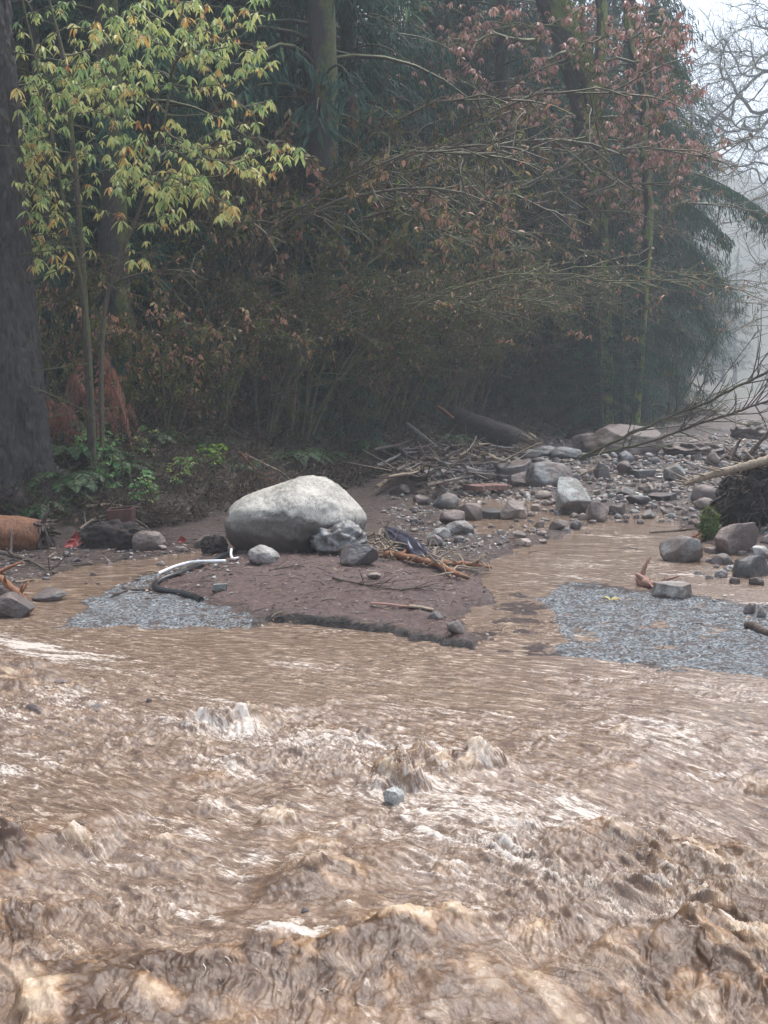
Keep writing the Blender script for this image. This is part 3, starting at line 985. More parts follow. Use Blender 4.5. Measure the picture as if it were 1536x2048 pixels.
def ellipse_targets(ells, Y0, Y1, rng=RNG, extra=1.0):
    out = []
    for cx, cy_, rx, ry, n in ells:
        for _ in range(max(1, int(n * extra))):
            while True:
                u, v = rng.uniform(-1, 1, 2)
                if u * u + v * v < 1: break
            out.append(at(cx + u * rx, cy_ + v * ry, rng.uniform(Y0, Y1)))
    return np.array(out)


def rough_trunk(pts, rad, nseg=140, k=72, amp=0.05, flare=0.0, lobes=5, seed=1.0, fs=1.0):
    """trunk swept along pts with furrowed bark"""
    pts = np.asarray(pts, float); rad = np.asarray(rad, float)
    t0 = np.linspace(0, 1, len(pts)); t = np.linspace(0, 1, nseg)
    C = np.stack([np.interp(t, t0, pts[:, i]) for i in range(3)], 1)
    ker = np.ones(9) / 9
    for i in range(3):
        p = np.pad(C[:, i], 4, mode='reflect', reflect_type='odd'); C[:, i] = np.convolve(p, ker, 'valid')
    R = np.interp(t, t0, rad)
    T = np.gradient(C, axis=0); T /= np.linalg.norm(T, axis=1, keepdims=True)
    ref = np.array([0, 1.0, 0.01])
    N = np.cross(T, ref); N /= np.linalg.norm(N, axis=1, keepdims=True)
    B = np.cross(T, N)
    th = np.linspace(0, 2 * np.pi, k, endpoint=False)
    s = np.linalg.norm(np.diff(C, axis=0), axis=1).cumsum(); s = np.concatenate([[0], s])
    S, TH = np.meshgrid(s, th, indexing='ij')
    cx, sx = np.cos(TH), np.sin(TH)
    RR = np.repeat(R[:, None], k, 1)
    fl = flare * np.exp(-S / 0.45) * (1 + 0.7 * np.cos(lobes * TH + seed) + 0.4 * np.cos((lobes + 2) * TH + 2 * seed))
    fur = 1 - np.abs(noise3(cx * RR * 7 * fs + seed, sx * RR * 7 * fs, S * 1.3 * fs)) * 2.2
    fur2 = noise3(cx * RR * 20 * fs + seed, sx * RR * 20 * fs, S * 7 * fs)
    lump = noise3(cx * RR * 1.5, sx * RR * 1.5 + seed, S * 0.7)
    rr = RR * (1 + 0.10 * lump) + fl + amp * (0.6 * fur + 0.35 * fur2)
    V = C[:, None] + N[:, None] * (rr * cx)[..., None] + B[:, None] * (rr * sx)[..., None]
    i, j = np.meshgrid(np.arange(nseg - 1), np.arange(k), indexing='ij')
    q = np.stack([i * k + j, i * k + (j + 1) % k, (i + 1) * k + (j + 1) % k, (i + 1) * k + j], -1).reshape(-1, 4)
    tr = [[(nseg - 1) * k, (nseg - 1) * k + a, (nseg - 1) * k + a + 1] for a in range(1, k - 1)]
    return V.reshape(-1, 3), q, tr


# ---------------------------------------------------------------- big fir trunk at the left edge
def wpt(px, py, Y): return at(px, py, Y)


def big_fir():
    Y = 15.6
    b = wpt(-12, 1085, Y)
    base = np.array([b[0], b[1], b[2] - 0.1])
    root = empty("fir_tree", tuple(base), "massive dark fir tree with furrowed bark and flared roots at the left edge", "tree")
    pts = [wpt(-14, 1085, Y), wpt(-10, 980, Y), wpt(-14, 850, Y), wpt(-20, 700, Y), wpt(-30, 500, Y), wpt(-45, 250, Y), wpt(-62, 0, Y), wpt(-95, -500, Y), wpt(-150, -1600, Y)]
    rad = [0.72, 0.70, 0.66, 0.60, 0.52, 0.50, 0.49, 0.44, 0.30]
    V, q, tr = rough_trunk(np.array(pts) - base, rad, 460, 220, 0.062, 0.30, 5, 2.3, 1.4)
    mb = MB(); mb.add(V, q, tr); mb.build("trunk", M_fir, root)
    # roots
    mr = MB()
    for ang, L in ((-0.3, 1.5), (-0.9, 1.3), (-1.5, 1.2), (0.4, 1.4)):
        d = np.array([math.cos(ang), math.sin(ang), 0])
        P = []
        for u in np.linspace(0, 1, 12):
            x, y = (base[:2] + d[:2] * (0.45 + L * u))
            g = gz(x, y)
            P.append(np.array([x, y, g + 0.25 * (1 - u) ** 2 - 0.06 + 0.05 * math.sin(9 * u + ang)]) - base)
        mr.tubes(np.array(P), np.linspace(0.20, 0.04, 12), 9)
    mr.build("root", M_fir, root)
    # crown far overhead and some low dead twigs
    mt = MB()
    rg = np.random.default_rng(3)
    for z in rg.uniform(1.6, 9, 26):
        a = rg.uniform(-1.4, 0.6); L = rg.uniform(0.5, 1.5)
        p0 = np.array([0.45 * math.cos(a), 0.45 * math.sin(a), z]); d = np.array([math.cos(a), math.sin(a), rg.uniform(-0.3, 0.5)])
        P = bez(p0, p0 + d * L * .5 + rg.normal(size=3) * .08, p0 + d * L + np.array([0, 0, -0.15]) + rg.normal(size=3) * .12, 6)
        mt.tubes(P - np.array([0.3 * z / 9, 0, 0]), np.linspace(0.012, 0.004, 6), 4)
        for _ in range(5):
            k = rg.integers(1, 6); e = rg.normal(size=3) * 0.22
            mt.tubes(np.array([P[k], P[k] + e * .5 + rg.normal(size=3) * .02, P[k] + e]) - np.array([0.3 * z / 9, 0, 0]), np.array([.005, .004, .003]), 3)
    mt.build("dead_twigs", M_twig, root)


big_fir()


# ---------------------------------------------------------------- conifers of the forest (instanced)
def conifer_proto(seed, H, r0, crown0, Lmax, dens, bark, name):
    rg = np.random.default_rng(seed)
    root = bpy.data.objects.new(name, None); col.objects.link(root)
    n = 8
    zt = np.linspace(-0.6, H, n)
    P = np.stack([0.12 * np.sin(zt * 0.3 + seed), 0.12 * np.cos(zt * 0.23 + seed) - 0.12 * math.cos(seed), zt], 1)
    V, q, tr = rough_trunk(P, r0 * (1 - 0.8 * np.linspace(0, 1, n) ** 1.2), 90, 22, 0.03, 0.12, 5, seed)
    mb = MB(); mb.add(V, q, tr)
    mb.build("trunk", bark, root)
    lv = MB(); tw = MB()
    z = crown0
    Ps, Ds, Ns, Ls, Ws, As = [], [], [], [], [], []
    while z < H - 0.3:
        f = (z - crown0) / (H - crown0)
        Lb = Lmax * (1 - f) ** 0.75 * rg.uniform(0.6, 1.1) + 0.2
        a = rg.uniform(0, 2 * math.pi)
        d = np.array([math.cos(a), math.sin(a), 0])
        p0 = np.array([0, 0, z])
        c = p0 + d * Lb * 0.55 + np.array([0, 0, 0.16 * Lb])
        e = p0 + d * Lb + np.array([0, 0, -0.22 * Lb * rg.uniform(0.4, 1.5)])
        B = bez(p0, c, e, 7)
        tw.tubes(B, np.linspace(0.035, 0.006, 7) * (0.5 + Lb / 4), 4, cap=False)
        m = int(dens * Lb * 12)
        u = rg.uniform(0.12, 1, m) ** 0.8
        idx = np.clip(u * 6, 0, 5.999); i0 = idx.astype(int); fr = (idx - i0)[:, None]
        pb = B[i0] * (1 - fr) + B[i0 + 1] * fr
        side = np.array([-d[1], d[0], 0])
        off = rg.uniform(-1, 1, m) * (0.10 + 0.42 * Lb * 0.35 * (1 - u * 0.7))
        pp = pb + side * off[:, None] + d * (np.abs(off) * 0.5)[:, None]
        hang = rg.uniform(0, 0.5, m) ** 1.5
        pp[:, 2] -= np.abs(off) * 0.25 + hang
        Ps.append(pp)
        dd = side * np.sign(off)[:, None] * 0.45 + d * 0.4 + np.array([0, 0, -1.0]) * rg.uniform(0.3, 1.5, m)[:, None] + rg.normal(size=(m, 3)) * 0.25
        Ds.append(dd)
        Ns.append(np.array([0, 0, 1.0]) + rg.normal(size=(m, 3)) * 0.5 + d * 0.6)
        Ls.append(rg.uniform(0.12, 0.34, m)); Ws.append(rg.uniform(0.025, 0.06, m))
        As.append(np.clip(rg.normal(0.45, 0.2) + rg.normal(size=m) * 0.14, 0, 1))
        z += rg.uniform(0.05, 0.22)
    lv.leaves(np.concatenate(Ps), np.concatenate(Ds), np.concatenate(Ns), np.concatenate(Ls), np.concatenate(Ws), np.concatenate(As), 0.1, 0.15)
    lv.build("crown", M_hemlock, root, False)
    tw.build("limbs", M_fardk, root)
    return root


def place_tree(proto, first, px, Y, base_s=None, rz=0.0, sc_=1.0, label=None, group=None, x=None):
    X = (px - 768) / FPX * Y if x is None else x
    z = gz(X, Y)
    if first:
        r = proto; r.location = (X, Y, z); r.rotation_euler = (0, 0, rz); r.scale = (sc_,) * 3
        tag(r, label, None, group)
    else:
        r = dup(proto, (X, Y, z), rz, sc_, label, group)
    r['category'] = 'conifer'
    return r


protos = [conifer_proto(11, 19, 0.30, 2.2, 3.3, 4.0, M_fardk, "conifer_tree"),
          conifer_proto(12, 17, 0.27, 4.6, 2.6, 3.2, M_mossbark, "conifer_tree"),
          conifer_proto(13, 15, 0.20, 0.7, 2.7, 4.6, M_fardk, "conifer_tree")]
G_con = "dark conifers in the rainy forest behind the bank"
CON = [  # proto, px, Y, scale, label
    (1, 236, 20.5, 0.95, "straight dark conifer trunk standing behind the yellow leaved tree, right of the big fir"),
    (1, 645, 25.5, 1.38, "broad mossy conifer trunk standing straight behind the large pale boulder"),
    (1, 470, 30, 1.0, None), (1, 560, 34, 1.1, None), (0, 745, 34, 1.0, None), (0, 350, 31, 1.0, None), (0, 120, 25, 0.95, None), (2, 60, 21.5, 0.8, None),
    (1, 850, 40, 1.2, None), (0, 925, 43, 1.1, None), (0, 1010, 48, 1.2, None), (2, 1085, 46, 1.0, None), (0, 1110, 53, 1.2, None),
    (2, 1240, 52, 1.15, "drooping grey green conifer right of the mossy leaning trunk"), (0, 1290, 56, 1.25, "tall misty conifer at the right end of the forest edge"),
    (2, 1345, 60, 1.25, "hazy conifer with sagging boughs, farthest right against the pale sky"),
    (0, 420, 40, 1.2, None), (0, 270, 38, 1.2, None), (0, 660, 44, 1.3, None), (0, 540, 48, 1.4, None), (0, 780, 52, 1.4, None), (0, 180, 34, 1.1, None), (0, 40, 36, 1.2, None), (0, -60, 28, 1.1, None),
    (0, 880, 58, 1.5, None), (0, 970, 64, 1.5, None), (0, 1060, 68, 1.5, None), (0, 1150, 70, 1.4, None), (0, 1215, 74, 1.35, None), (0, 360, 52, 1.5, None), (0, 460, 60, 1.6, None), (0, 620, 60, 1.6, None),
    (0, 100, 48, 1.5, None), (0, 220, 56, 1.6, None), (0, -180, 24, 1.1, None), (0, -240, 34, 1.3, None), (0, -120, 44, 1.4, None),
    (2, 300, 25.5, 0.55, None), (2, 520, 28.5, 0.5, None), (2, 720, 30, 0.55, None), (2, 400, 27, 0.45, None), (2, 820, 35, 0.6, None), (2, 950, 40, 0.6, None), (2, 170, 23, 0.42, None),
    (2, 1040, 43.5, 0.65, None), (2, 1150, 50, 0.75, None), (2, 640, 31, 0.5, None), (2, 870, 38, 0.55, None), (2, 1180, 54, 0.9, None), (2, 1010, 44, 0.7, None),
    (2, 90, 20.3, 0.62, None), (2, 150, 21.5, 0.75, None), (2, 310, 22.5, 0.72, None), (2, 610, 23.6, 0.32, None), (2, 680, 24.5, 0.40, None), (0, 200, 26, 0.9, None), (0, 590, 29, 1.0, None), (2, 1155, 36.8, 0.40, None), (2, 1200, 36.2, 0.46, None), (2, 1245, 37.4, 0.5, None), (2, 1225, 40, 0.6, None), (2, 1290, 46.5, 0.55, None), (2, 1120, 40, 0.4, None), (2, 660, 27, 0.5, None), (2, 760, 30, 0.55, None), (2, 480, 25, 0.5, None), (2, 560, 27, 0.55, None), (2, 350, 23, 0.45, None), (2, 900, 36, 0.6, None), (2, 990, 38.5, 0.5, None), (2, 1070, 41, 0.55, None), (0, 690, 28, 0.95, None), (0, 900, 40, 1.0, None), (0, 830, 38, 0.95, None), (0, 510, 27, 0.9, None), (0, 390, 27, 0.9, None), (0, 990, 39, 1.1, None), (0, 1070, 43, 1.15, None), (0, 1240, 48, 1.2, None), (0, 1310, 78, 1.1, None), (0, 1370, 95, 1.15, None), (0, 1290, 95, 1.6, None), (0, 1200, 92, 1.7, None),
]
rgc = np.random.default_rng(5)
FOREST = [(10, 400, "big left fir"), (236, 500, "straight trunk behind the yellow tree"), (150, 300, "yellow leaved tree"), (640, 400, "broad mossy trunk"), (600, 1000, "large pale boulder"),
          (1180, 300, "mossy leaning maple"), (960, 880, "driftwood pile"), (1110, 950, "smooth grey dome rock"), (1300, 600, "hemlock with the long bough"), (1450, 200, "misty bare tree")]
seen = [True, True, True]
for k, px_, Y_, s_, lab in CON:
    f = seen[k]; seen[k] = False
    place_tree(protos[k], f, px_, Y_, None, rgc.uniform(0, 6.28), s_, lab or unique_label("dark", ("low bushy conifer" if s_ < 0.75 and k == 2 else "drooping conifer"), px_, 600 if Y_ < 45 else 300, FOREST, ("front row", "middle row", "back row"))[0], None if lab else G_con)


# ---------------------------------------------------------------- far trees in the fog on the right
def bare_tree(name, label, trunk_pts, r0, ells, Y0, Y1, mat, tip, extra=1.0, sub=0, power=0.48, seed=1, group=None, sag=0.02):
    rg = np.random.default_rng(seed)
    b = np.asarray(trunk_pts[0], float)
    root = empty(name, tuple(b), label, "tree", group)
    T = ellipse_targets(ells, Y0, Y1, rg, extra)
    tp = np.asarray(trunk_pts, float)
    tt = np.linspace(0, 1, len(tp)); t2 = np.linspace(0, 1, 24)
    trk = np.stack([np.interp(t2, tt, tp[:, i]) for i in range(3)], 1)
    P, R = grow(trk, None, T, tip, power, sag, 0.6, rg)
    mb = MB()
    V, q, tr = rough_trunk(tp - b, np.linspace(r0, r0 * 0.4, len(tp)), 60, 24, 0.03, 0.1, 4, seed)
    mb.add(V, q, tr); mb.build("trunk", mat, root)
    br = MB(); R = np.minimum(R, r0 * 0.6)
    br.tubes(P - b, R, 5, cap=False)
    if sub:
        # fine twigs off every branch end
        n = len(P) * sub
        i = rg.integers(0, len(P), n); k = rg.integers(1, 5, n)
        s = P[i, k] - b
        d = (P[i, k] - P[i, k - 1]); d /= np.linalg.norm(d, axis=1, keepdims=True) + 1e-9
        d = d + rg.normal(size=(n, 3)) * 0.7
        L = rg.uniform(0.25, 0.9, n)[:, None] * (tip / 0.006) * 0.4
        m = s + d * L * 0.5 + rg.normal(size=(n, 3)) * 0.08 * L
        e = s + d * L + np.array([0, 0, 0.12]) * L
        br.tubes(np.stack([s, m, e], 1), np.stack([np.full(n, tip * .8), np.full(n, tip * .65), np.full(n, tip * .5)], 1), 3, cap=False)
    br.build("branches", mat, root)
    return root, T, P


bare_tree("bare_tree", "large leafless tree faded by mist against the pale sky at upper right",
          [(39.5, 100, 0.0), (39.0, 100, 5), (38.0, 100, 11), (37.5, 100, 17), (36.6, 100, 24), (35.6, 100, 34)], 0.55,
          [(1480, 80, 80, 90, 60), (1420, 180, 80, 100, 70), (1450, 300, 100, 80, 80), (1400, 240, 60, 60, 30), (1560, 200, 80, 200, 80), (1500, 420, 80, 60, 34), (1560, 520, 60, 80, 30)],
          93, 107, M_mossbark, 0.024, 1.3, 7, 0.46, 4)
rgf = np.random.default_rng(8)
for i, (X, Y, s_) in enumerate([(46, 140, 1.5), (40, 150, 1.5), (58, 170, 1.8), (52, 185, 1.9), (66, 195, 1.9), (44, 165, 1.6), (74, 185, 1.9), (36, 150, 1.3), (62, 158, 1.6), (58, 200, 2.1), (48, 205, 2.1)]):
    place_tree(protos[0 if i % 2 else 2], False, 0, Y, None, rgf.uniform(0, 6), s_ * (0.55 if i % 2 else 0.62), unique_label("faint", "fog bound conifer", X / Y * FPX + 768, 700, [(1300, 700, "forest edge at right"), (1450, 300, "misty bare tree"), (1500, 800, "fallen limbs"), (1530, 900, "root ball")], ("near", "middle", "far", "farther", "farthest"))[0], "fog bound conifers far down the valley", x=X)


# ---------------------------------------------------------------- yellow leaved tree
def leaf_clusters(mb, T, n_lo, n_hi, L, W, rg, varf, droop=0.35, spread=0.8, down=0.7):
    Ps, Ds, Ns, Ls, Ws, As = [], [], [], [], [], []
    for t in T:
        n = rg.integers(n_lo, n_hi + 1)
        a0 = rg.uniform(0, 6.28); base = varf(t, rg)
        sz = rg.uniform(0.55, 1.25)
        for k in range(n):
            a = a0 + k * 6.28 / n + rg.normal() * 0.25
            el = rg.normal(-down, 0.3)
            d = np.array([math.cos(a) * spread, math.sin(a) * spread, el])
            Ps.append(t + rg.normal(size=3) * 0.012); Ds.append(d)
            Ns.append(np.array([0, 0, 1.0]) + rg.normal(size=3) * 0.35)
            Ls.append(L * sz * rg.uniform(0.7, 1.15)); Ws.append(W * sz * rg.uniform(0.8, 1.15))
            As.append(np.clip(base + rg.normal() * 0.10, 0, 1))
    mb.leaves(np.array(Ps), np.array(Ds), np.array(Ns), np.array(Ls), np.array(Ws), np.array(As), 0.18, droop)


YEL = [(130, 30, 60, 40, 16), (230, 60, 65, 55, 24), (330, 45, 90, 55, 44), (430, 40, 60, 50, 26), (510, 20, 25, 20, 6), (170, 130, 70, 60, 34), (240, 130, 60, 60, 26),
       (380, 90, 75, 38, 30), (495, 112, 40, 36, 14), (80, 230, 45, 80, 34), (165, 200, 55, 60, 20), (300, 170, 75, 40, 28), (430, 150, 30, 50, 12), (480, 170, 45, 35, 6), (60, 270, 30, 80, 18),
       (120, 330, 80, 60, 30), (250, 290, 65, 45, 16), (370, 275, 60, 40, 14), (450, 250, 30, 40, 12), (520, 230, 25, 30, 9), (510, 330, 55, 26, 18), (572, 300, 20, 15, 7), (410, 320, 40, 40, 16),
       (320, 350, 85, 34, 24), (250, 360, 45, 30, 12), (370, 375, 60, 30, 24), (90, 410, 45, 40, 20), (330, 440, 55, 34, 16), (440, 405, 38, 25, 12), (280, 510, 20, 35, 5), (75, 530, 40, 20, 7), (200, 240, 90, 60, 12), (180, 410, 60, 50, 8), (50, 350, 22, 110, 14), (72, 470, 36, 50, 12), (150, 480, 40, 40, 8), (110, 150, 40, 60, 12), (60, 100, 30, 60, 8)]


def yellow_tree():
    rg = np.random.default_rng(21)
    Y = 16.3
    b = at(185, 870, Y); b[2] = gz(b[0], b[1]) - 0.05
    stems = [[b, at(175, 700, Y), at(168, 600, Y), at(160, 430, Y - .1), at(140, 250, Y - .1), at(133, 120, Y), at(95, 0, Y), at(70, -160, Y)],
             [b + [0.1, 0.1, 0], at(200, 640, Y + .3), at(235, 520, Y + .3), at(290, 400, Y + .2), at(330, 250, Y), at(350, 100, Y), at(380, -60, Y)],
             [b + [0.05, -0.1, 0], at(172, 600, Y - .3), at(130, 420, Y - .6), at(105, 280, Y - .8), at(75, 130, Y - .9), at(40, -20, Y - .9)]]
    root = empty("maple_tree", tuple(b), "slender tree with drooping yellow green leaves beside the big fir trunk", "tree")
    T = ellipse_targets(YEL, 14.9, 17.6, rg, 1.6)
    T = T + rg.normal(size=T.shape) * [0.09, 0.05, 0.07]
    T = T[T[:, 0] / T[:, 1] * FPX + 768 > 28]
    T = T[fbm(T[:, 0] * 2.6, T[:, 2] * 2.6, 7, 2) > -0.33]
    nodes = []
    mt = MB()
    for i, s in enumerate(stems):
        s = np.array(s); tt = np.linspace(0, 1, len(s)); t2 = np.linspace(0, 1, 30)
        c = np.stack([np.interp(t2, tt, s[:, k]) for k in range(3)], 1)
        ker = np.ones(5) / 5
        for k in range(3): c[2:-2, k] = np.convolve(c[:, k], ker, 'valid')
        mt.tubes(c - b, np.linspace([0.065, 0.038, 0.03][i], 0.010, 30) + 0.003 * rg.normal(size=30), 9)
        nodes.append(c)
    # each target joins its nearest stem
    dd = np.array([np.linalg.norm(T[:, None] - c[None], axis=2).min(1) for c in nodes])
    own = dd.argmin(0)
    br = MB()
    for i, c in enumerate(nodes):
        if (own == i).sum() == 0: continue
        P, R = grow(c, None, T[own == i], 0.0035, 0.42, 0.03, 0.5, rg)
        br.tubes(P - b, np.minimum(R, 0.022), 4, cap=False)
    mt.build("trunk", M_twig, root)
    br.build("branches", M_twig, root)

    def vf(t, rg):
        x = rg.uniform()
        low = sstep(7.0, 3.5, t[2])
        v = 0.26 + 0.38 * rg.uniform() + 0.10 * low
        if x > 0.90 - 0.12 * low: v = rg.uniform(0.76, 0.95)
        return v
    lv = MB()
    leaf_clusters(lv, T - b, 4, 7, 0.115, 0.044, rg, lambda t, r: vf(t + b, r))
    lv.build("crown", M_yellow, root, True)


yellow_tree()

# ---------------------------------------------------------------- red brown maple with the mossy leaning trunk
RED = [(870, 20, 32, 22, 7), (960, 70, 60, 30, 18), (1070, 60, 40, 50, 16), (900, 80, 30, 15, 9), (1090, 150, 30, 40, 14), (1055, 215, 48, 32, 40), (1000, 190, 60, 40, 14), (905, 190, 30, 20, 5),
       (1150, 100, 40, 20, 10), (1190, 70, 50, 40, 16), (1280, 50, 60, 50, 28), (1350, 60, 25, 35, 12), (1330, 100, 60, 30, 16), (1230, 140, 40, 60, 18), (1300, 130, 50, 30, 16), (1220, 210, 60, 60, 28),
       (1290, 220, 50, 30, 16), (1350, 180, 60, 30, 20), (1385, 300, 66, 18, 28), (1340, 330, 50, 30, 20), (1240, 260, 50, 30, 12), (1240, 380, 50, 40, 22), (1170, 350, 30, 20, 5), (1370, 385, 26, 12, 6),
       (1260, 430, 40, 20, 8), (1450, 278, 14, 10, 3), (850, 315, 28, 22, 8), (830, 240, 30, 20, 5), (760, 280, 20, 20, 4), (1000, 20, 60, 20, 8), (1150, 20, 50, 20, 8), (940, 250, 50, 40, 6), (1130, 240, 30, 40, 8),
       (1180, 280, 40, 30, 8), (780, 120, 40, 60, 8), (860, 140, 60, 60, 12), (930, 110, 60, 50, 14), (820, 60, 60, 50, 10), (700, 90, 40, 60, 5), (960, 300, 60, 50, 6), (1300, 300, 50, 40, 14), (1200, 480, 40, 30, 4), (1100, 330, 60, 40, 4)]


def red_tree():
    rg = np.random.default_rng(31)
    Y = 37.5
    X0 = (1195 - 768) / FPX * Y
    b = np.array([X0, Y, gz(X0, Y) - 0.1])
    root = empty("maple_tree", tuple(b), "leaning mossy maple hung with withered red brown leaf clusters", "tree")
    trunks = [([b, at(1198, 700, Y), at(1192, 520, Y), at(1184, 400, Y), at(1178, 280, Y), at(1165, 180, Y), at(1140, 90, Y), at(1105, 0, Y), at(1060, -120, Y), at(1020, -300, Y)],
               [0.46, 0.44, 0.42, 0.42, 0.42, 0.42, 0.44, 0.46, 0.40, 0.3]),
              ([at(1178, 300, Y), at(1195, 180, Y + .3), at(1205, 60, Y + .4), at(1200, -60, Y + .5), at(1220, -250, Y + .5)], [0.24, 0.17, 0.15, 0.14, 0.10]),
              ([at(1215, 430, Y - 0.3), at(1200, 330, Y - 0.5), at(1186, 250, Y - 0.55), at(1172, 170, Y - 0.5), at(1150, 110, Y - 0.4)], [0.05, 0.10, 0.12, 0.13, 0.12]),
              ([b + [1.2, 0.3, 0.1], at(1300, 420, Y + .5), at(1285, 300, Y + .5), at(1290, 200, Y + .5), at(1260, 80, Y + .5), at(1240, -80, Y + .5)], [0.13, 0.12, 0.11, 0.10, 0.09, 0.07])]
    mb = MB(); nodes = []
    for i, (p, r) in enumerate(trunks):
        p = np.array(p, float)
        V, q, tr = rough_trunk(p - b, r, 120, 36, 0.05, 0.15 if i == 0 else 0, 4, 3.1 + i)
        mb.add(V, q, tr)
        tt = np.linspace(0, 1, len(p)); t2 = np.linspace(0, 1, 30)
        nodes.append(np.stack([np.interp(t2, tt, p[:, k]) for k in range(3)], 1))
    mb.build("trunk", bark_material("bright_mossy_bark", (0.015, 0.012, 0.010), (0.07, 0.058, 0.05), 0.72, 1.0, ((0.06, 0.085, 0.012), (0.24, 0.29, 0.05))), root)
    T = ellipse_targets(RED, 33, 40, rg, 1.25)
    extra = ellipse_targets([(950, 150, 160, 130, 26), (1250, 200, 150, 180, 40), (1100, 330, 120, 100, 14)], 34, 39, rg)
    allT = np.concatenate([T, extra])
    br = MB()
    dd = np.array([np.linalg.norm(allT[:, None] - c[None], axis=2).min(1) for c in nodes])
    own = dd.argmin(0)
    allP = []
    for i, c in enumerate(nodes):
        if (own == i).sum() == 0: continue
        P, R = grow(c, None, allT[own == i], 0.010, 0.42, 0.05, 0.35, rg, 0.09)
        br.tubes(P - b, np.minimum(R, 0.09), 4, cap=False)
        allP.append(P)
    br.build("branches", M_twigm, root)
    P = np.concatenate(allP)
    # moss tufts hanging from the limbs and along the mossy side of the trunk
    n = 7000
    i = rg.integers(0, len(P), n); k = rg.integers(0, 5, n)
    s = P[i, k] - b + rg.normal(size=(n, 3)) * 0.03
    ms = MB()
    ms.leaves(s, np.array([0, 0, -1.0]) + rg.normal(size=(n, 3)) * 0.35, rg.normal(size=(n, 3)), rg.uniform(0.05, 0.22, n), rg.uniform(0.02, 0.05, n), rg.uniform(0.1, 1, n), 0.1, 0.0)
    n = 2600
    c = nodes[2][rg.integers(2, 28, n)] - b
    a = rg.uniform(-1.6, 0.5, n)
    s = c + np.stack([np.cos(a), np.sin(a), np.zeros(n)], 1) * rg.uniform(0.06, 0.17, n)[:, None] + rg.normal(size=(n, 3)) * [0.02, 0.02, 0.2]
    ms.leaves(s, np.array([0.2, -0.2, -0.7]) + rg.normal(size=(n, 3)) * 0.5, rg.normal(size=(n, 3)), rg.uniform(0.04, 0.12, n), rg.uniform(0.02, 0.05, n), rg.uniform(0.4, 1, n), 0.1, 0.0)
    c0 = nodes[0]; n = 6000
    k = rg.integers(12, 30, n); c = c0[k] - b
    a = rg.uniform(-1.7, 0.2, n)
    s = c + np.stack([np.cos(a), np.sin(a), np.zeros(n)], 1) * 0.47 + rg.normal(size=(n, 3)) * [0.03, 0.03, 0.25]
    ms.leaves(s, np.array([0.2, -0.2, -0.7]) + rg.normal(size=(n, 3)) * 0.5, rg.normal(size=(n, 3)), rg.uniform(0.04, 0.12, n), rg.uniform(0.02, 0.05, n), rg.uniform(0.3, 0.9, n), 0.1, 0.0)
    ms.build("moss", M_moss, root)
    lv = MB()
    T2 = np.concatenate([T, T + rg.normal(size=T.shape) * 0.22])
    leaf_clusters(lv, T2 - b, 5, 8, 0.17, 0.085, rg, lambda t, r: 0.25 + 0.55 * r.uniform(), 0.3, 0.8, 0.75)
    lv.build("crown", M_redleaf, root, True)


red_tree()


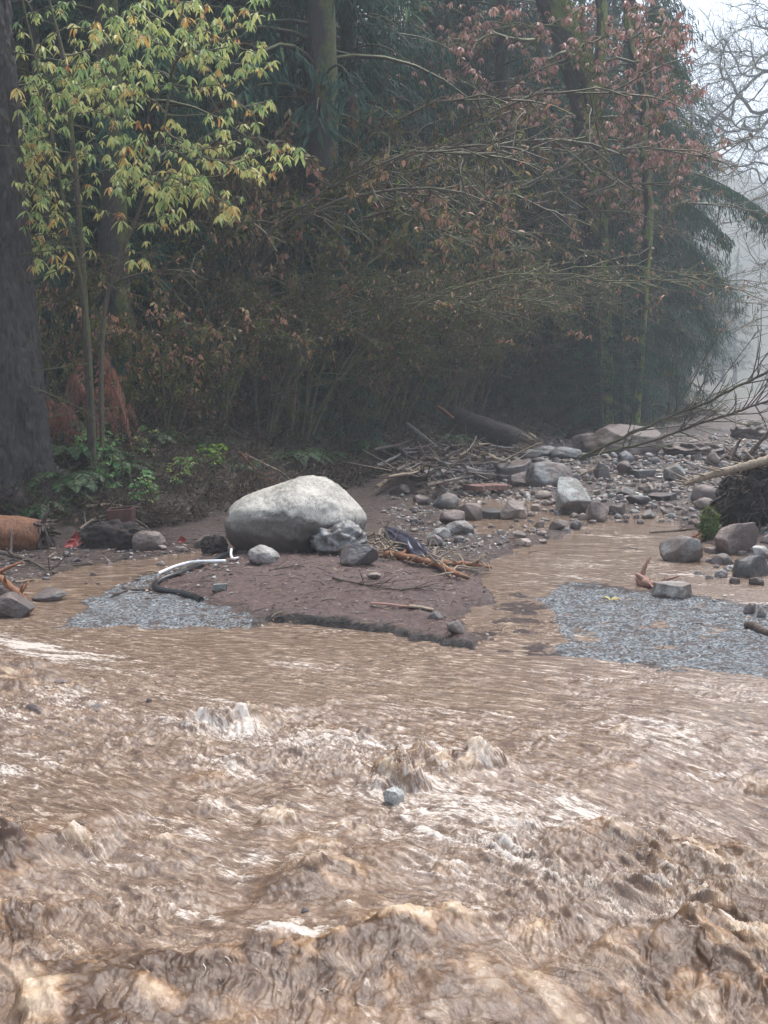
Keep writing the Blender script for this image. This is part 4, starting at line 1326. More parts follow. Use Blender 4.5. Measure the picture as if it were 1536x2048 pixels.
# ---------------------------------------------------------------- tangled understorey bushes
def bush_proto(seed, nst, Hm, lean, leafn, mat, name, spread=1.0, leafmat=None):
    rg = np.random.default_rng(seed)
    root = bpy.data.objects.new(name, None); col.objects.link(root)
    st = MB(); SP = []
    for i in range(nst):
        a = rg.uniform(0, 2 * math.pi); L = Hm * rg.uniform(0.55, 1.1)
        b = np.array([math.cos(a), math.sin(a), 0]) * rg.uniform(0.0, 0.35) - [0, 0, 0.15]
        out = np.array([math.cos(a) * 0.5 * spread + lean, math.sin(a) * 0.5 * spread, 0]) * L * rg.uniform(0.4, 1.1)
        c = b + out * 0.35 + np.array([0, 0, L * 0.85])
        e = b + out * rg.uniform(0.9, 1.3) + np.array([0, 0, L * rg.uniform(0.45, 0.85)])
        P = bez(b, c, e, 14) + np.cumsum(rg.normal(size=(14, 3)) * 0.03, 0)
        st.tubes(P, np.linspace(0.034, 0.008, 14) * rg.uniform(0.7, 1.3), 6, cap=False)
        SP.append(P)
    SP = np.array(SP)
    lev = SP; r = 0.011
    ends = []
    for depth, (m, Lr) in enumerate(((20, 0.34), (4, 0.5), (3, 0.55))):
        B, n, _ = lev.shape
        M = B * m
        bi = np.repeat(np.arange(B), m)
        u = rg.uniform(0.12 if depth == 0 else 0.25, 0.98, M) * (n - 1)
        i0 = np.minimum(u.astype(int), n - 2); fr = (u - i0)[:, None]
        s = lev[bi, i0] * (1 - fr) + lev[bi, i0 + 1] * fr
        tg = lev[bi, i0 + 1] - lev[bi, i0]; tg /= np.linalg.norm(tg, axis=1, keepdims=True) + 1e-9
        Lp = np.linalg.norm(lev[:, -1] - lev[:, 0], axis=1)[bi]
        L = (Lp * Lr * rg.uniform(0.35, 1.0, M) * (1 - 0.5 * u / (n - 1)))[:, None]
        d = tg * 0.7 + rg.normal(size=(M, 3)) * 0.55 + np.array([0, 0, 0.12])
        d /= np.linalg.norm(d, axis=1, keepdims=True)
        mid = s + d * L * 0.5 + rg.normal(size=(M, 3)) * 0.06 * L
        e = s + d * L + np.array([0, 0, -0.10]) * L
        q1 = (s + mid) / 2 + rg.normal(size=(M, 3)) * 0.02 * L; q3 = (mid + e) / 2 + rg.normal(size=(M, 3)) * 0.03 * L
        lev = np.stack([s, q1, mid, q3, e], 1)
        st.tubes(lev, np.linspace(r, r * 0.5, 5)[None] * np.ones((M, 1)), 4 if depth == 0 else 3, cap=False)
        ends.append(lev[:, 2:].reshape(-1, 3))
        r *= 0.62
    st.build("stems", mat, root)
    E = np.concatenate(ends[1:])
    cl = E[rg.integers(0, len(E), 26)]
    pk = E[rg.integers(0, len(E), leafn * 3)]
    dm = np.linalg.norm(pk[:, None] - cl[None], axis=2).min(1)
    pk = pk[(dm < 0.45 * rg.uniform(0.3, 1.3, len(pk))) | (rg.uniform(size=len(pk)) < 0.12)][:leafn]
    lv = MB()
    n = len(pk)
    hue = rg.uniform(0, 1, 26)
    base = np.clip(hue[np.linalg.norm(pk[:, None] - cl[None], axis=2).argmin(1)] + 0.12 * rg.normal(size=n), 0, 1)
    lv.leaves(pk, rg.normal(size=(n, 3)) * 0.6 + [0, 0, -0.7], rg.normal(size=(n, 3)) + [0, 0, 0.8], rg.uniform(0.05, 0.11, n), rg.uniform(0.03, 0.06, n), base, 0.15, 0.3)
    # moss on the thicker stems
    n = 1500
    k = SP[rg.integers(0, nst, n), rg.integers(0, 11, n)] + rg.normal(size=(n, 3)) * [0.025, 0.025, 0.08]
    ms = MB()
    ms.leaves(k, rg.normal(size=(n, 3)) * 0.5 + [0, 0, -0.5], rg.normal(size=(n, 3)), rg.uniform(0.03, 0.10, n), rg.uniform(0.015, 0.035, n), rg.uniform(0, 1, n), 0.1, 0)
    ms.build("moss", M_moss, root)
    lv.build("leaves", leafmat or M_mixleaf, root)
    return root


BP = [bush_proto(41, 9, 5.2, 0.55, 1100, M_twigm, "vine_maple_bush"), bush_proto(42, 8, 4.4, 0.35, 900, M_twig, "vine_maple_bush"),
      bush_proto(43, 7, 3.2, -0.1, 1500, M_twig, "vine_maple_bush", 1.2), bush_proto(44, 10, 5.0, 0.9, 700, M_twigm, "vine_maple_bush")]
G_b = "tangled bare vine maples along the forest edge"
BUSH = [  # proto, px, Y, scale, label
    (0, 600, 22.8, 1.0, "mossy many stemmed bush leaning right from the bank behind the pale boulder"), (3, 700, 26.0, 1.05, None), (1, 520, 22.0, 0.9, None), (0, 790, 29, 1.1, None), (3, 860, 32.0, 1.2, None),
    (1, 940, 36, 1.2, None), (0, 900, 33.5, 1.25, None), (3, 1010, 40, 1.25, None), (1, 1080, 44, 1.4, None), (2, 430, 20.6, 0.95, None), (2, 330, 19.2, 0.9, None), (1, 370, 21.5, 0.9, None), (2, 250, 19.0, 0.8, None),
    (2, 120, 18.2, 0.8, None), (1, 60, 19, 0.8, None), (3, 480, 23, 0.9, None), (0, 1130, 48, 1.4, None), (2, 1190, 53, 1.5, None), (3, 640, 24.2, 1.0, None), (2, 740, 28.5, 1.0, None), (1, 680, 25.0, 1.0, None),
    (2, 850, 34, 1.2, None), (1, 1250, 60, 1.5, None), (2, 1310, 66, 1.6, None), (0, 1360, 80, 1.7, None), (2, 980, 41, 1.3, None), (1, 820, 31, 1.1, None), (0, 740, 27.2, 1.15, None), (2, 565, 24.5, 1.1, None), (2, 1060, 46, 1.4, None), (1, 420, 27.5, 1.9, None), (1, 520, 29, 2.1, None), (2, 610, 30, 2.2, None), (1, 700, 32, 2.3, None), (1, 780, 36, 2.0, None), (2, 850, 40, 2.2, None), (1, 930, 43, 2.2, None), (2, 1010, 45, 2.3, None), (2, 1090, 48, 2.4, None), (1, 300, 24, 1.7, None), (1, 340, 23, 1.5, None), (2, 560, 26, 2.2, None), (2, 800, 35, 2.2, None), (2, 700, 28.5, 2.2, None)]
sb = [True] * 4
for k, px_, Y_, s_, lab in BUSH:
    X = (px_ - 768) / FPX * Y_
    z = gz(X, Y_)
    lab2 = lab or unique_label(["mossy", "brown", "low leafy", "wide leaning"][k], ("tall tangled vine maple" if s_ > 1.65 else "tangled vine maple"), px_, 800, FOREST, ("front row", "middle row", "back row"))[0]
    if sb[k]:
        r = BP[k]; r.location = (X, Y_, z); r.scale = (s_,) * 3; r.rotation_euler = (0, 0, rgc.uniform(-0.5, 0.5)); tag(r, lab2, None, None if lab else G_b); sb[k] = False
    else:
        r = dup(BP[k], (X, Y_, z), rgc.uniform(-0.6, 0.6), s_, lab2, None if lab else G_b)
    r['category'] = 'bush'
    if lab and 'group' in r: del r['group']


# ---------------------------------------------------------------- the drooping bough at the right
def bough_tree():
    rg = np.random.default_rng(161)
    Y = 46
    b = np.array([(1285 - 768) / FPX * Y, Y, 0.0]); b[2] = gz(b[0], Y) - 0.1
    root = empty("conifer_tree", tuple(b), "hemlock reaching one long sagging green bough out to the right edge", "conifer")
    V, q, tr = rough_trunk([[0, 0, -0.3], [0.1, 0, 5], [0, 0.1, 10], [0.1, 0, 17]], [0.28, 0.25, 0.2, 0.1], 70, 20, 0.03, 0.1, 4, 2)
    mb = MB(); mb.add(V, q, tr); mb.build("trunk", M_fardk, root)
    tw, lv = MB(), MB()
    B_ = [([(1290, 360), (1350, 335), (1420, 355), (1500, 400), (1570, 455)], 0.0, 1.25), ([(1290, 400), (1340, 390), (1400, 420), (1460, 480)], 0.6, 1.0), ([(1285, 480), (1340, 460), (1400, 500), (1440, 560)], -0.8, 1.0),
          ([(1285, 560), (1340, 560), (1400, 600), (1430, 660)], 0.4, 1.0), ([(1285, 640), (1340, 640), (1390, 690)], 0.9, .9), ([(1285, 250), (1330, 240), (1385, 280)], 0.5, .8), ([(1285, 120), (1330, 100), (1375, 150)], 0.3, .8), ([(1285, 700), (1330, 710), (1370, 760)], 0.3, .8), ([(1285, 30), (1320, 10), (1360, 50)], -0.3, .8),
          ([(1285, 520), (1240, 520), (1200, 570)], -0.9, .9), ([(1285, 430), (1240, 430), (1205, 480)], -0.6, .9), ([(1285, 620), (1240, 620), (1210, 670)], -1.0, .9), ([(1285, 330), (1250, 330), (1215, 380)], 0.8, .8)]
    for pts, dy, dn in B_:
        P = smooth_path3([at(a, c, Y + dy * (k / 2.0)) for k, (a, c) in enumerate(pts)], 24) - b
        P[0] = [0, 0, P[0][2]]
        tw.tubes(P, np.linspace(0.06, 0.012, 24), 5, cap=False)
        L = np.linalg.norm(np.diff(P, axis=0), axis=1).sum()
        m = int(L * 420 * dn)
        u = rg.uniform(0.1, 1, m) * 22.99; i0 = u.astype(int); fr = (u - i0)[:, None]
        pb = P[i0] * (1 - fr) + P[i0 + 1] * fr
        off = rg.normal(size=m) * 0.33
        hang = rg.uniform(0, 1, m) ** 1.6 * 0.85
        tuft = np.clip(0.55 + 1.3 * noise2(u * 2.3, off * 3.2, 5), 0.05, 1.5)
        pp = pb + np.stack([rg.normal(size=m) * 0.05, off, -hang * tuft - np.abs(off) * 0.25], 1)
        lv.leaves(pp, np.stack([rg.normal(size=m) * 0.25 + 0.15, np.sign(off) * 0.3, -np.ones(m)], 1), rg.normal(size=(m, 3)) + [0, 0, .6], rg.uniform(0.12, 0.32, m), rg.uniform(0.03, 0.06, m), np.clip(0.72 + 0.2 * rg.normal(size=m), 0, 1), .1, .1)
    lv.build("crown", M_hemlock, root, False); tw.build("limbs", M_fardk, root)


def smooth_path3(pts, n):
    pts = np.asarray(pts, float); s = np.linspace(0, 1, len(pts)); t = np.linspace(0, 1, n)
    C = np.stack([np.interp(t, s, pts[:, i]) for i in range(3)], 1)
    for _ in range(3): C[1:-1] = (C[:-2] + C[1:-1] + C[2:]) / 3
    return C


bough_tree()


# ================================================================ BANK PLANTS
def frond(mb, st, base, d, L, up, rg, W=0.05, pin=0.16, nP=26, var=0.5, droop=1.0):
    """one arching fern frond"""
    d = np.asarray(d, float)
    P = bez(base, base + d * L * 0.45 + np.array([0, 0, up * L]), base + d * L + np.array([0, 0, up * L * (1 - droop)]), nP)
    st.tubes(P, np.linspace(0.006, 0.002, nP), 3, cap=False)
    T = np.gradient(P, axis=0); T /= np.linalg.norm(T, axis=1, keepdims=True)
    S = np.cross(T, [0, 0, 1.0]); S /= np.linalg.norm(S, axis=1, keepdims=True) + 1e-9
    u = np.linspace(0, 1, nP)
    ln = pin * np.sin(np.pi * np.clip(0.12 + u * 0.86, 0, 1)) ** 0.8
    m = u > 0.12
    for sgn in (-1, 1):
        D = S[m] * sgn + T[m] * 0.45 + np.array([0, 0, -0.25]) + rg.normal(size=(m.sum(), 3)) * 0.08
        mb.leaves(P[m], D, np.cross(S[m], T[m]) * 1.0 + rg.normal(size=(m.sum(), 3)) * 0.15, ln[m], np.full(m.sum(), W), np.clip(var + rg.normal(size=m.sum()) * 0.13, 0, 1), 0.1, 0.12)


def fern_proto(seed, n, L, mat, name, up=0.55, W=0.05, pin=0.16, droop=1.0):
    rg = np.random.default_rng(seed)
    root = bpy.data.objects.new(name, None); col.objects.link(root)
    mb, st = MB(), MB()
    for i in range(n):
        a = i * 2.399 + rg.uniform(-.3, .3)
        frond(mb, st, np.zeros(3), [math.cos(a), math.sin(a), 0], L * rg.uniform(0.65, 1.1), up * rg.uniform(0.6, 1.3), rg, W, pin, 26, rg.uniform(0.2, 0.8), droop)
    mb.build("fronds", mat, root); st.build("stalks", M_twig, root)
    return root


def put(root, first, loc, rz=0, s=1.0, label=None, cat=None, group=None):
    if first:
        root.location = loc; root.rotation_euler = (0, 0, rz); root.scale = (s,) * 3
        tag(root, label, None, group); r = root
    else:
        r = dup(root, loc, rz, s, label, group)
    if not group and 'group' in r: del r['group']
    r['category'] = cat
    return r


rgp = np.random.default_rng(77)
FP = fern_proto(51, 15, 0.85, M_fern, "sword_fern")
FERN = [(45, 985), (105, 1000), (75, 1010), (15, 1005), (130, 960), (250, 868), (300, 875), (560, 880), (700, 905), (720, 890), (760, 900), (470, 900), (640, 905), (200, 905), (340, 900), (400, 880), (520, 900), (600, 900), (30, 960), (660, 880), (820, 880), (590, 915), (440, 890), (145, 900), (90, 985),
        (370, 905), (310, 920), (480, 930), (540, 925), (790, 905), (690, 915), (860, 880), (230, 930), (900, 870), (500, 880)]
FERN = [f for k_, f in enumerate(FERN) if f[0] < 260 or k_ % 3 == 0]
for i, (a, b) in enumerate(FERN):
    g = ground_hit(a, b + 12)
    put(FP, i == 0, g - [0, 0, 0.03], rgp.uniform(0, 6), rgp.uniform(0.6, 1.25), unique_label(["small", "green", "bushy"][i % 3], "sword fern on the dark bank", a, b, [(600, 1000, "large pale boulder"), (10, 900, "big left fir"), (195, 720, "rust red bracken"), (240, 940, "trailing bramble"), (430, 920, "lime seedling"), (640, 800, "broad mossy trunk"), (535, 920, "curved pale root"), (850, 890, "grey weathered plank")], ("front", "behind"))[0], "fern", "sword ferns on the dark bank")
RP = fern_proto(52, 8, 1.25, M_rust, "bracken_fern", 0.75, 0.042, 0.24, 1.0)
for i, (a, b, Y, h, s, lab) in enumerate([(190, 800, 17.2, 1.5, 0.95, "rust red bracken arching beside the slender yellow leaved tree"), (120, 850, 16.6, 0.9, 0.75, "brown drooping bracken close to the right side of the big fir trunk"),
                                          (235, 830, 17.8, 0.9, 0.6, "small faded bracken low under the rust red bracken")]):
    p = at(a, b, Y)
    p[2] = gz(p[0], p[1])
    rr = put(RP, i == 0, p, rgp.uniform(0, 6), s * 1.15, lab, "fern")
    rr.scale = (s * 0.5, s * 0.5, s * (1 + h * 1.1))


def bramble(name, label, ells, base_px, Y0, Y1, mat, L, W, n_lo, n_hi, seed, vf, cat="plant", dens=1.0, droop=0.15):
    rg = np.random.default_rng(seed)
    g = ground_hit(*base_px)
    root = empty(name, tuple(g - [0, 0, 0.02]), label, cat)
    T = []
    for cx, cy_, rx, ry, n in ells:
        for _ in range(int(n * dens)):
            a, r = rg.uniform(0, 6.28), math.sqrt(rg.uniform())
            gg = ground_hit(cx + rx * r * math.cos(a), cy_ + ry * r * math.sin(a) + 10)
            gg[2] += rg.uniform(0.05, 0.30); gg[1] -= rg.uniform(0.0, 0.25)
            T.append(gg)
    T = np.array(T)
    stem = np.array([g + [0, 0, -0.02], g + [0.02, -0.05, 0.15], g + [0.05, -0.08, 0.3]])
    t2 = np.linspace(0, 1, 10); tt = np.linspace(0, 1, 3)
    trk = np.stack([np.interp(t2, tt, stem[:, k]) for k in range(3)], 1)
    P, R = grow(trk, None, T, 0.0035, 0.25, -0.12, 0.4, rg, 0.08)
    br = MB(); br.tubes(P - g + [0, 0, 0.02], np.minimum(R, 0.012), 4, cap=False); br.build("canes", M_twig, root)
    lv = MB(); leaf_clusters(lv, T - g + [0, 0, 0.02], n_lo, n_hi, L, W, rg, vf, droop, 1.0, 0.1)
    lv.build("leaves", mat, root)


gv = lambda lo, hi: (lambda t, r: r.uniform(lo, hi))
bramble("bramble", "green bramble with rounded leaves trailing down the bank right of the big fir", [(160, 850, 34, 28, 44), (190, 885, 34, 28, 46), (215, 930, 35, 30, 40), (225, 965, 40, 18, 26), (290, 985, 26, 14, 18)], (200, 930), 15, 16, M_green, 0.10, 0.085, 3, 5, 61, gv(0.3, 0.78), dens=0.8)
bramble("salmonberry_bush", "yellow green broad leaved shrub behind the bramble on the bank", [(200, 850, 18, 20, 10), (235, 870, 20, 18, 10), (290, 895, 22, 16, 10), (170, 835, 20, 14, 10)], (240, 890), 16, 17, M_green, 0.15, 0.14, 3, 3, 62, gv(0.72, 1.0))
bramble("seedling", "bright lime green seedling at the top of the muddy bank", [(425, 925, 26, 12, 26), (445, 918, 10, 8, 8)], (425, 935), 17, 18, M_lime, 0.085, 0.07, 3, 5, 63, gv(0.3, 1.0))
bramble("groundcover_plant", "pale green leafy plant on the bank left of the lime seedling", [(375, 950, 26, 14, 26), (355, 965, 16, 8, 8)], (375, 955), 17, 18, M_green, 0.07, 0.05, 4, 6, 64, gv(0.7, 0.95))
bramble("groundcover_plant", "small green plant low on the muddy bank above the rusty box", [(300, 995, 22, 10, 16), (275, 1010, 14, 8, 8)], (290, 1005), 16, 16, M_green, 0.06, 0.045, 4, 6, 65, gv(0.5, 0.9))
bramble("groundcover_plant", "small leafy plant at the foot of the big fir in the lower left", [(10, 968, 16, 12, 14), (100, 960, 14, 18, 12)], (20, 975), 15, 15, M_green, 0.07, 0.05, 4, 6, 66, gv(0.5, 0.95))

# leaf litter and low undergrowth that nobody could count
def litter():
    rg = np.random.default_rng(9)
    n = 90000
    t = rg.uniform(0, 1, n)
    y = 14.5 + (62 - 14.5) * t ** 1.7
    # start from the bank line and go inwards
    bx = np.interp(y, BANK[1:, 1], BANK[1:, 0])
    s = rg.uniform(0, 1, n) ** 1.2 * 6.5 + 0.25
    x = bx - s
    keep = (np.abs(x / y) < 0.42) & (bank_s(x, y) > 0.25)
    x, y = x[keep], y[keep]; n = len(x)
    z = terrain(x, y)
    k = fbm(x * 0.9, y * 0.9, 33, 3)
    keep = rg.uniform(-0.9, 0.7, n) < k + 0.2 * sstep(0.2, 1.5, bank_s(x, y))
    x, y, z = x[keep], y[keep], z[keep]; n = len(x)
    up = rg.uniform(0, 1, n) ** 2.2 * 0.30
    P = np.stack([x, y, z + up + 0.01], 1)
    D = rg.normal(size=(n, 3)) * [1, 1, 0.5] + [0, 0, 0.15]
    sc_ = 0.7 + y / 40
    mb = MB()
    col_ = np.clip(0.45 + 0.25 * rg.normal(size=n) + 0.25 * fbm(x * 0.6, y * 0.6, 34, 2), 0, 1)
    mb.leaves(P, D, rg.normal(size=(n, 3)) * 0.6 + [0, 0, 1], rg.uniform(0.03, 0.10, n) * sc_, rg.uniform(0.015, 0.045, n) * sc_, col_, 0.15, 0.1)
    # thin dead stems standing and lying
    m = 9000
    i = rg.integers(0, n, m)
    s0 = P[i] - [0, 0, 0.05]
    d = rg.normal(size=(m, 3)) * [0.7, 0.7, 0.3] + [0.1, 0, 0.75]; L = rg.uniform(0.15, 0.75, m)[:, None]
    mid = s0 + d * L * 0.5 + rg.normal(size=(m, 3)) * 0.05
    e = s0 + d * L + rg.normal(size=(m, 3)) * [0.1, 0.1, 0.05] - [0, 0, 0.08]
    mb.tubes(np.stack([s0, mid, e], 1), np.stack([np.full(m, .006), np.full(m, .0045), np.full(m, .003)], 1), 3, rg.uniform(0.2, 0.75, m), cap=False)
    return mb.build("undergrowth", M_litter)


tag(litter(), "brown leaf litter, moss and thin dead stems covering the bank", None, None, "stuff")


# ================================================================ ROCKS
def rock_material(name, dark, light, fleck, mud=0.5, rough=0.42, scale=1.0, bumpy=1.0, patch=0.85):
    t = NT(name)
    P = t.obj()
    oi = t.n("ObjectInfo").outputs['Random']
    off = t.n("VectorMath", operation='ADD'); t.set(off.inputs[0], P)
    cmb = t.n("CombineXYZ"); t.set(cmb.inputs[0], t.math('MULTIPLY', oi, 37.0)); t.set(off.inputs[1], cmb)
    Q = off.outputs[0]
    f = t.noise(Q, 5 * scale, 7, 0.66, 0.4)
    g = t.noise(Q, 46 * scale, 4, 0.75)
    sp = t.noise(Q, 120 * scale, 2, 0.6)
    c = t.ramp(t.math('ADD', t.math('MULTIPLY', f, 0.62), t.math('MULTIPLY', g, 0.38)), [(0.34, dark), (0.52, tuple((a + b) / 2 for a, b in zip(dark, light))), (0.64, light)])
    c = t.mix(t.ramp(sp, [(0.55, 0.0), (0.64, 0.7)]), c, fleck)
    c = t.mix(t.ramp(sp, [(0.36, 0.6), (0.43, 0.0)]), c, tuple(x * 0.35 for x in dark))
    hs = t.n("HueSaturation"); t.set(hs.inputs['Color'], c)
    t.set(hs.inputs['Value'], t.math('ADD', 0.62, t.math('MULTIPLY', oi, 0.6)))
    c = hs.outputs[0]
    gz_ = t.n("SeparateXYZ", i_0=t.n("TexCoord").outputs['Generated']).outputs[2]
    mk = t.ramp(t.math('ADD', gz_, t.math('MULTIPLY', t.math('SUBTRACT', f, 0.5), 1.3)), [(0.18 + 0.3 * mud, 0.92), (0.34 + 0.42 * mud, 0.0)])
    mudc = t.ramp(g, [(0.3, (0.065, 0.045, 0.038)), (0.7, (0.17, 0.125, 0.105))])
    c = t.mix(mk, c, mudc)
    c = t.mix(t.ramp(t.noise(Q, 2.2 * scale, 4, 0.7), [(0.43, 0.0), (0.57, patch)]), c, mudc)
    h = t.math('ADD', f, t.math('MULTIPLY', g, 0.45))
    return t.bsdf(c, t.math('ADD', rough, t.math('MULTIPLY', f, 0.2)), 0.5, t.bump(h, 0.85 * bumpy, 0.02 / scale))


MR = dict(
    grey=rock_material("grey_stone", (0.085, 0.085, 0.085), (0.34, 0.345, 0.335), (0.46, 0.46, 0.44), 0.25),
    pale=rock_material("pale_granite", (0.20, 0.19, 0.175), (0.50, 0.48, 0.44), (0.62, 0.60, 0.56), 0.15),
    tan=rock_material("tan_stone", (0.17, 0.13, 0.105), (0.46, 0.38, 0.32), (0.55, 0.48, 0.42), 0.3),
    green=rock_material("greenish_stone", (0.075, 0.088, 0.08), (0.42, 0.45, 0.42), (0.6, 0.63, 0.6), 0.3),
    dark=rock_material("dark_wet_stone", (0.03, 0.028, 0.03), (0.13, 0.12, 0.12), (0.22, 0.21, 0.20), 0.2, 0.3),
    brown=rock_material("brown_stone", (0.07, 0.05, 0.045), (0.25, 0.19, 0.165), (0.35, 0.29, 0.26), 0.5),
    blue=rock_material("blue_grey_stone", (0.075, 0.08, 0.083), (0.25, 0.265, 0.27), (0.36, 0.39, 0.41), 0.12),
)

MR['washed'] = rock_material('washed_stone', (0.20, 0.21, 0.20), (0.60, 0.61, 0.58), (0.7, 0.7, 0.68), -0.6, 0.25, patch=0.0)
_ico = {}


def ico(level):
    if level in _ico: return _ico[level]
    import bmesh
    bm = bmesh.new(); bmesh.ops.create_icosphere(bm, subdivisions=level, radius=1.0)
    V = np.array([v.co[:] for v in bm.verts]); F = np.array([[v.index for v in f.verts] for f in bm.faces]); bm.free()
    _ico[level] = (V, F)
    return _ico[level]


def rock_shape(kind, seed, level):
    rg = np.random.default_rng(seed)
    V, F = ico(level)
    V = V.copy(); s = rg.uniform(0, 50)
    if kind == 'round':
        V *= (1 + 0.22 * fbm3(V, 0.8, s, 2))[:, None]
        for _ in range(3):
            n = rnd_dirs(1, rg)[0]; c = rg.uniform(0.72, 0.92)
            d = V @ n - c; V -= np.clip(d, 0, None)[:, None] * n * 0.7
        V *= (1 + 0.035 * fbm3(V, 4, s, 3))[:, None]
    elif kind == 'ang':
        for _ in range(15):
            n = rnd_dirs(1, rg)[0]; c = rg.uniform(0.50, 0.80)
            d = V @ n - c; V -= np.clip(d, 0, None)[:, None] * n * 0.94
        V *= (1 + 0.05 * fbm3(V, 2.5, s, 4))[:, None]
        V += 0.016 * np.stack([fbm3(V, 9, s + k, 2) for k in range(3)], 1)
    elif kind == 'slab':
        for _ in range(9):
            n = rnd_dirs(1, rg)[0]; n[2] *= 0.25; n /= np.linalg.norm(n); c = rg.uniform(0.5, 0.8)
            d = V @ n - c; V -= np.clip(d, 0, None)[:, None] * n * 0.95
        for sg, c in ((1, 0.42), (-1, 0.42)):
            n = np.array([rg.normal() * 0.12, rg.normal() * 0.12, sg]); n /= np.linalg.norm(n)
            d = V @ n - c; V -= np.clip(d, 0, None)[:, None] * n * 0.95
        V *= (1 + 0.05 * fbm3(V, 3, s, 4))[:, None]
    else:  # lumpy
        V *= (0.85 + 0.30 * (1 - 2.2 * np.abs(noise3(V[:, 0] * 1.9 + s, V[:, 1] * 1.9, V[:, 2] * 1.9))) + 0.10 * fbm3(V, 4.5, s, 3))[:, None]
        V += 0.03 * np.stack([fbm3(V, 10, s + k, 2) for k in range(3)], 1)
    a, b = V.min(0), V.max(0)
    return (V - (a + b) / 2) / (b - a), F


NR = [0]


def rock(px, py, w, h, kind='ang', matk='grey', label=None, name="rock", depth=0.85, group=None, level=4, seed=None, sink=0.28, tilt=0.0, p=None):
    NR[0] += 1
    g = ground_hit(px, py) if p is None else np.array(p, float)
    Y = g[1]
    W, H = w / FPX * Y, h / FPX * Y
    V, F = rock_shape(kind, seed or NR[0] * 13 + 5, level)
    D = W * depth
    V = V * np.array([W, D, H * (1 + sink)])
    if tilt:
        c, s = math.cos(tilt), math.sin(tilt)
        V = V @ np.array([[c, 0, -s], [0, 1, 0], [s, 0, c]])
    V[:, 2] -= V[:, 2].min()
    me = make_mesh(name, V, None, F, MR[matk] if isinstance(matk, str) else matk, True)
    o = link(name, me, None, (g[0], g[1] + D * 0.42, g[2] - H * sink))
    return tag(o, label, "rock", group)


# ---- the large pale boulder
def big_boulder():
    out = [(736, 1028), (733, 1060), (715, 1085), (680, 1104), (600, 1118), (500, 1116), (464, 1096), (449, 1055), (455, 1020), (480, 1000), (512, 986), (545, 972), (580, 960), (610, 953), (646, 957), (680, 974), (708, 1000)]
    cx, cyy = 594, 1045
    g = ground_hit(600, 1108)
    Y = g[1] + 0.55
    th = np.array([math.atan2(-(y - cyy), x - cx) for x, y in out]); R = np.array([math.hypot(x - cx, y - cyy) for x, y in out]) / FPX * Y
    o = np.argsort(th); th, R = th[o], R[o]
    th = np.concatenate([th - 2 * np.pi, th, th + 2 * np.pi]); R = np.tile(R, 3)
    V, F = ico(6)
    k = np.hypot(V[:, 0], V[:, 2]); t = np.arctan2(V[:, 2], V[:, 0])
    r = sum(np.interp(t + d, th, R) for d in (-0.12, -0.05, 0, 0.05, 0.12)) / 5
    X = r * k * np.cos(t); Z = r * k * np.sin(t); Yy = 0.62 * V[:, 1]
    front = V[:, 1] < 0
    # line where the dome gives way to the undercut lower face
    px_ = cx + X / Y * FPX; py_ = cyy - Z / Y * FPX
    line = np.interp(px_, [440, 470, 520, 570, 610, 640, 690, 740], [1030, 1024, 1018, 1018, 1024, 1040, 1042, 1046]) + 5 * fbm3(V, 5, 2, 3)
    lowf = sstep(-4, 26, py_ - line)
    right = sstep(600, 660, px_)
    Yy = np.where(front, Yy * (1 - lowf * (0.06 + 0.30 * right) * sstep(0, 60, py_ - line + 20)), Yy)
    P = np.stack([X, Yy, Z], 1)
    n = P / np.linalg.norm(P, axis=1, keepdims=True)
    P += n * (0.030 * fbm3(P, 2.2, 5, 4) + 0.009 * fbm3(P, 12, 7, 4))[:, None]
    P -= n * (0.022 * np.exp(-((py_ - line - 3) / 5) ** 2) * front)[:, None]
    t_ = NT("boulder_granite")
    Pn = t_.obj()
    f = t_.noise(Pn, 3.0, 7, 0.65, 0.3); g1 = t_.noise(Pn, 26, 6, 0.85); sp = t_.noise(Pn, 48, 4, 0.75)
    c = t_.ramp(t_.math('ADD', t_.math('MULTIPLY', f, 0.5), t_.math('MULTIPLY', g1, 0.5)), [(0.38, (0.17, 0.16, 0.135)), (0.48, (0.38, 0.36, 0.31)), (0.58, (0.56, 0.53, 0.465))])
    c = t_.mix(t_.ramp(sp, [(0.36, 0.75), (0.46, 0.0)]), c, (0.07, 0.068, 0.065))
    c = t_.mix(t_.ramp(t_.noise(Pn, 9, 3, 0.6), [(0.66, 0.0), (0.70, 0.8)]), c, (0.16, 0.14, 0.12))
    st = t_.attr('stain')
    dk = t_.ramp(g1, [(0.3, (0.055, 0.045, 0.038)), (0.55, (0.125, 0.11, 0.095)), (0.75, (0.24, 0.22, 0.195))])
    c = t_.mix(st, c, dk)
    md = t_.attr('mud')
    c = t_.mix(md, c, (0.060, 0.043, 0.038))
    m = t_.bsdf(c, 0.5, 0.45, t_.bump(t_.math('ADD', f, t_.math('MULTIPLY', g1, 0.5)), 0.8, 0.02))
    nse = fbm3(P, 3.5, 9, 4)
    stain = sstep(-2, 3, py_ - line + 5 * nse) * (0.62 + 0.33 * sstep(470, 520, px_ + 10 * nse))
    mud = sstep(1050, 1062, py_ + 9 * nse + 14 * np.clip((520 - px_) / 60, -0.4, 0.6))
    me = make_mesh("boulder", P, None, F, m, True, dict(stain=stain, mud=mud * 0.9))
    ctr = at(cx, cyy, Y)
    o = link("boulder", me, None, tuple(ctr))
    tag(o, "large pale speckled granite boulder with dark muddy lower face resting on the red mud", "boulder")


big_boulder()

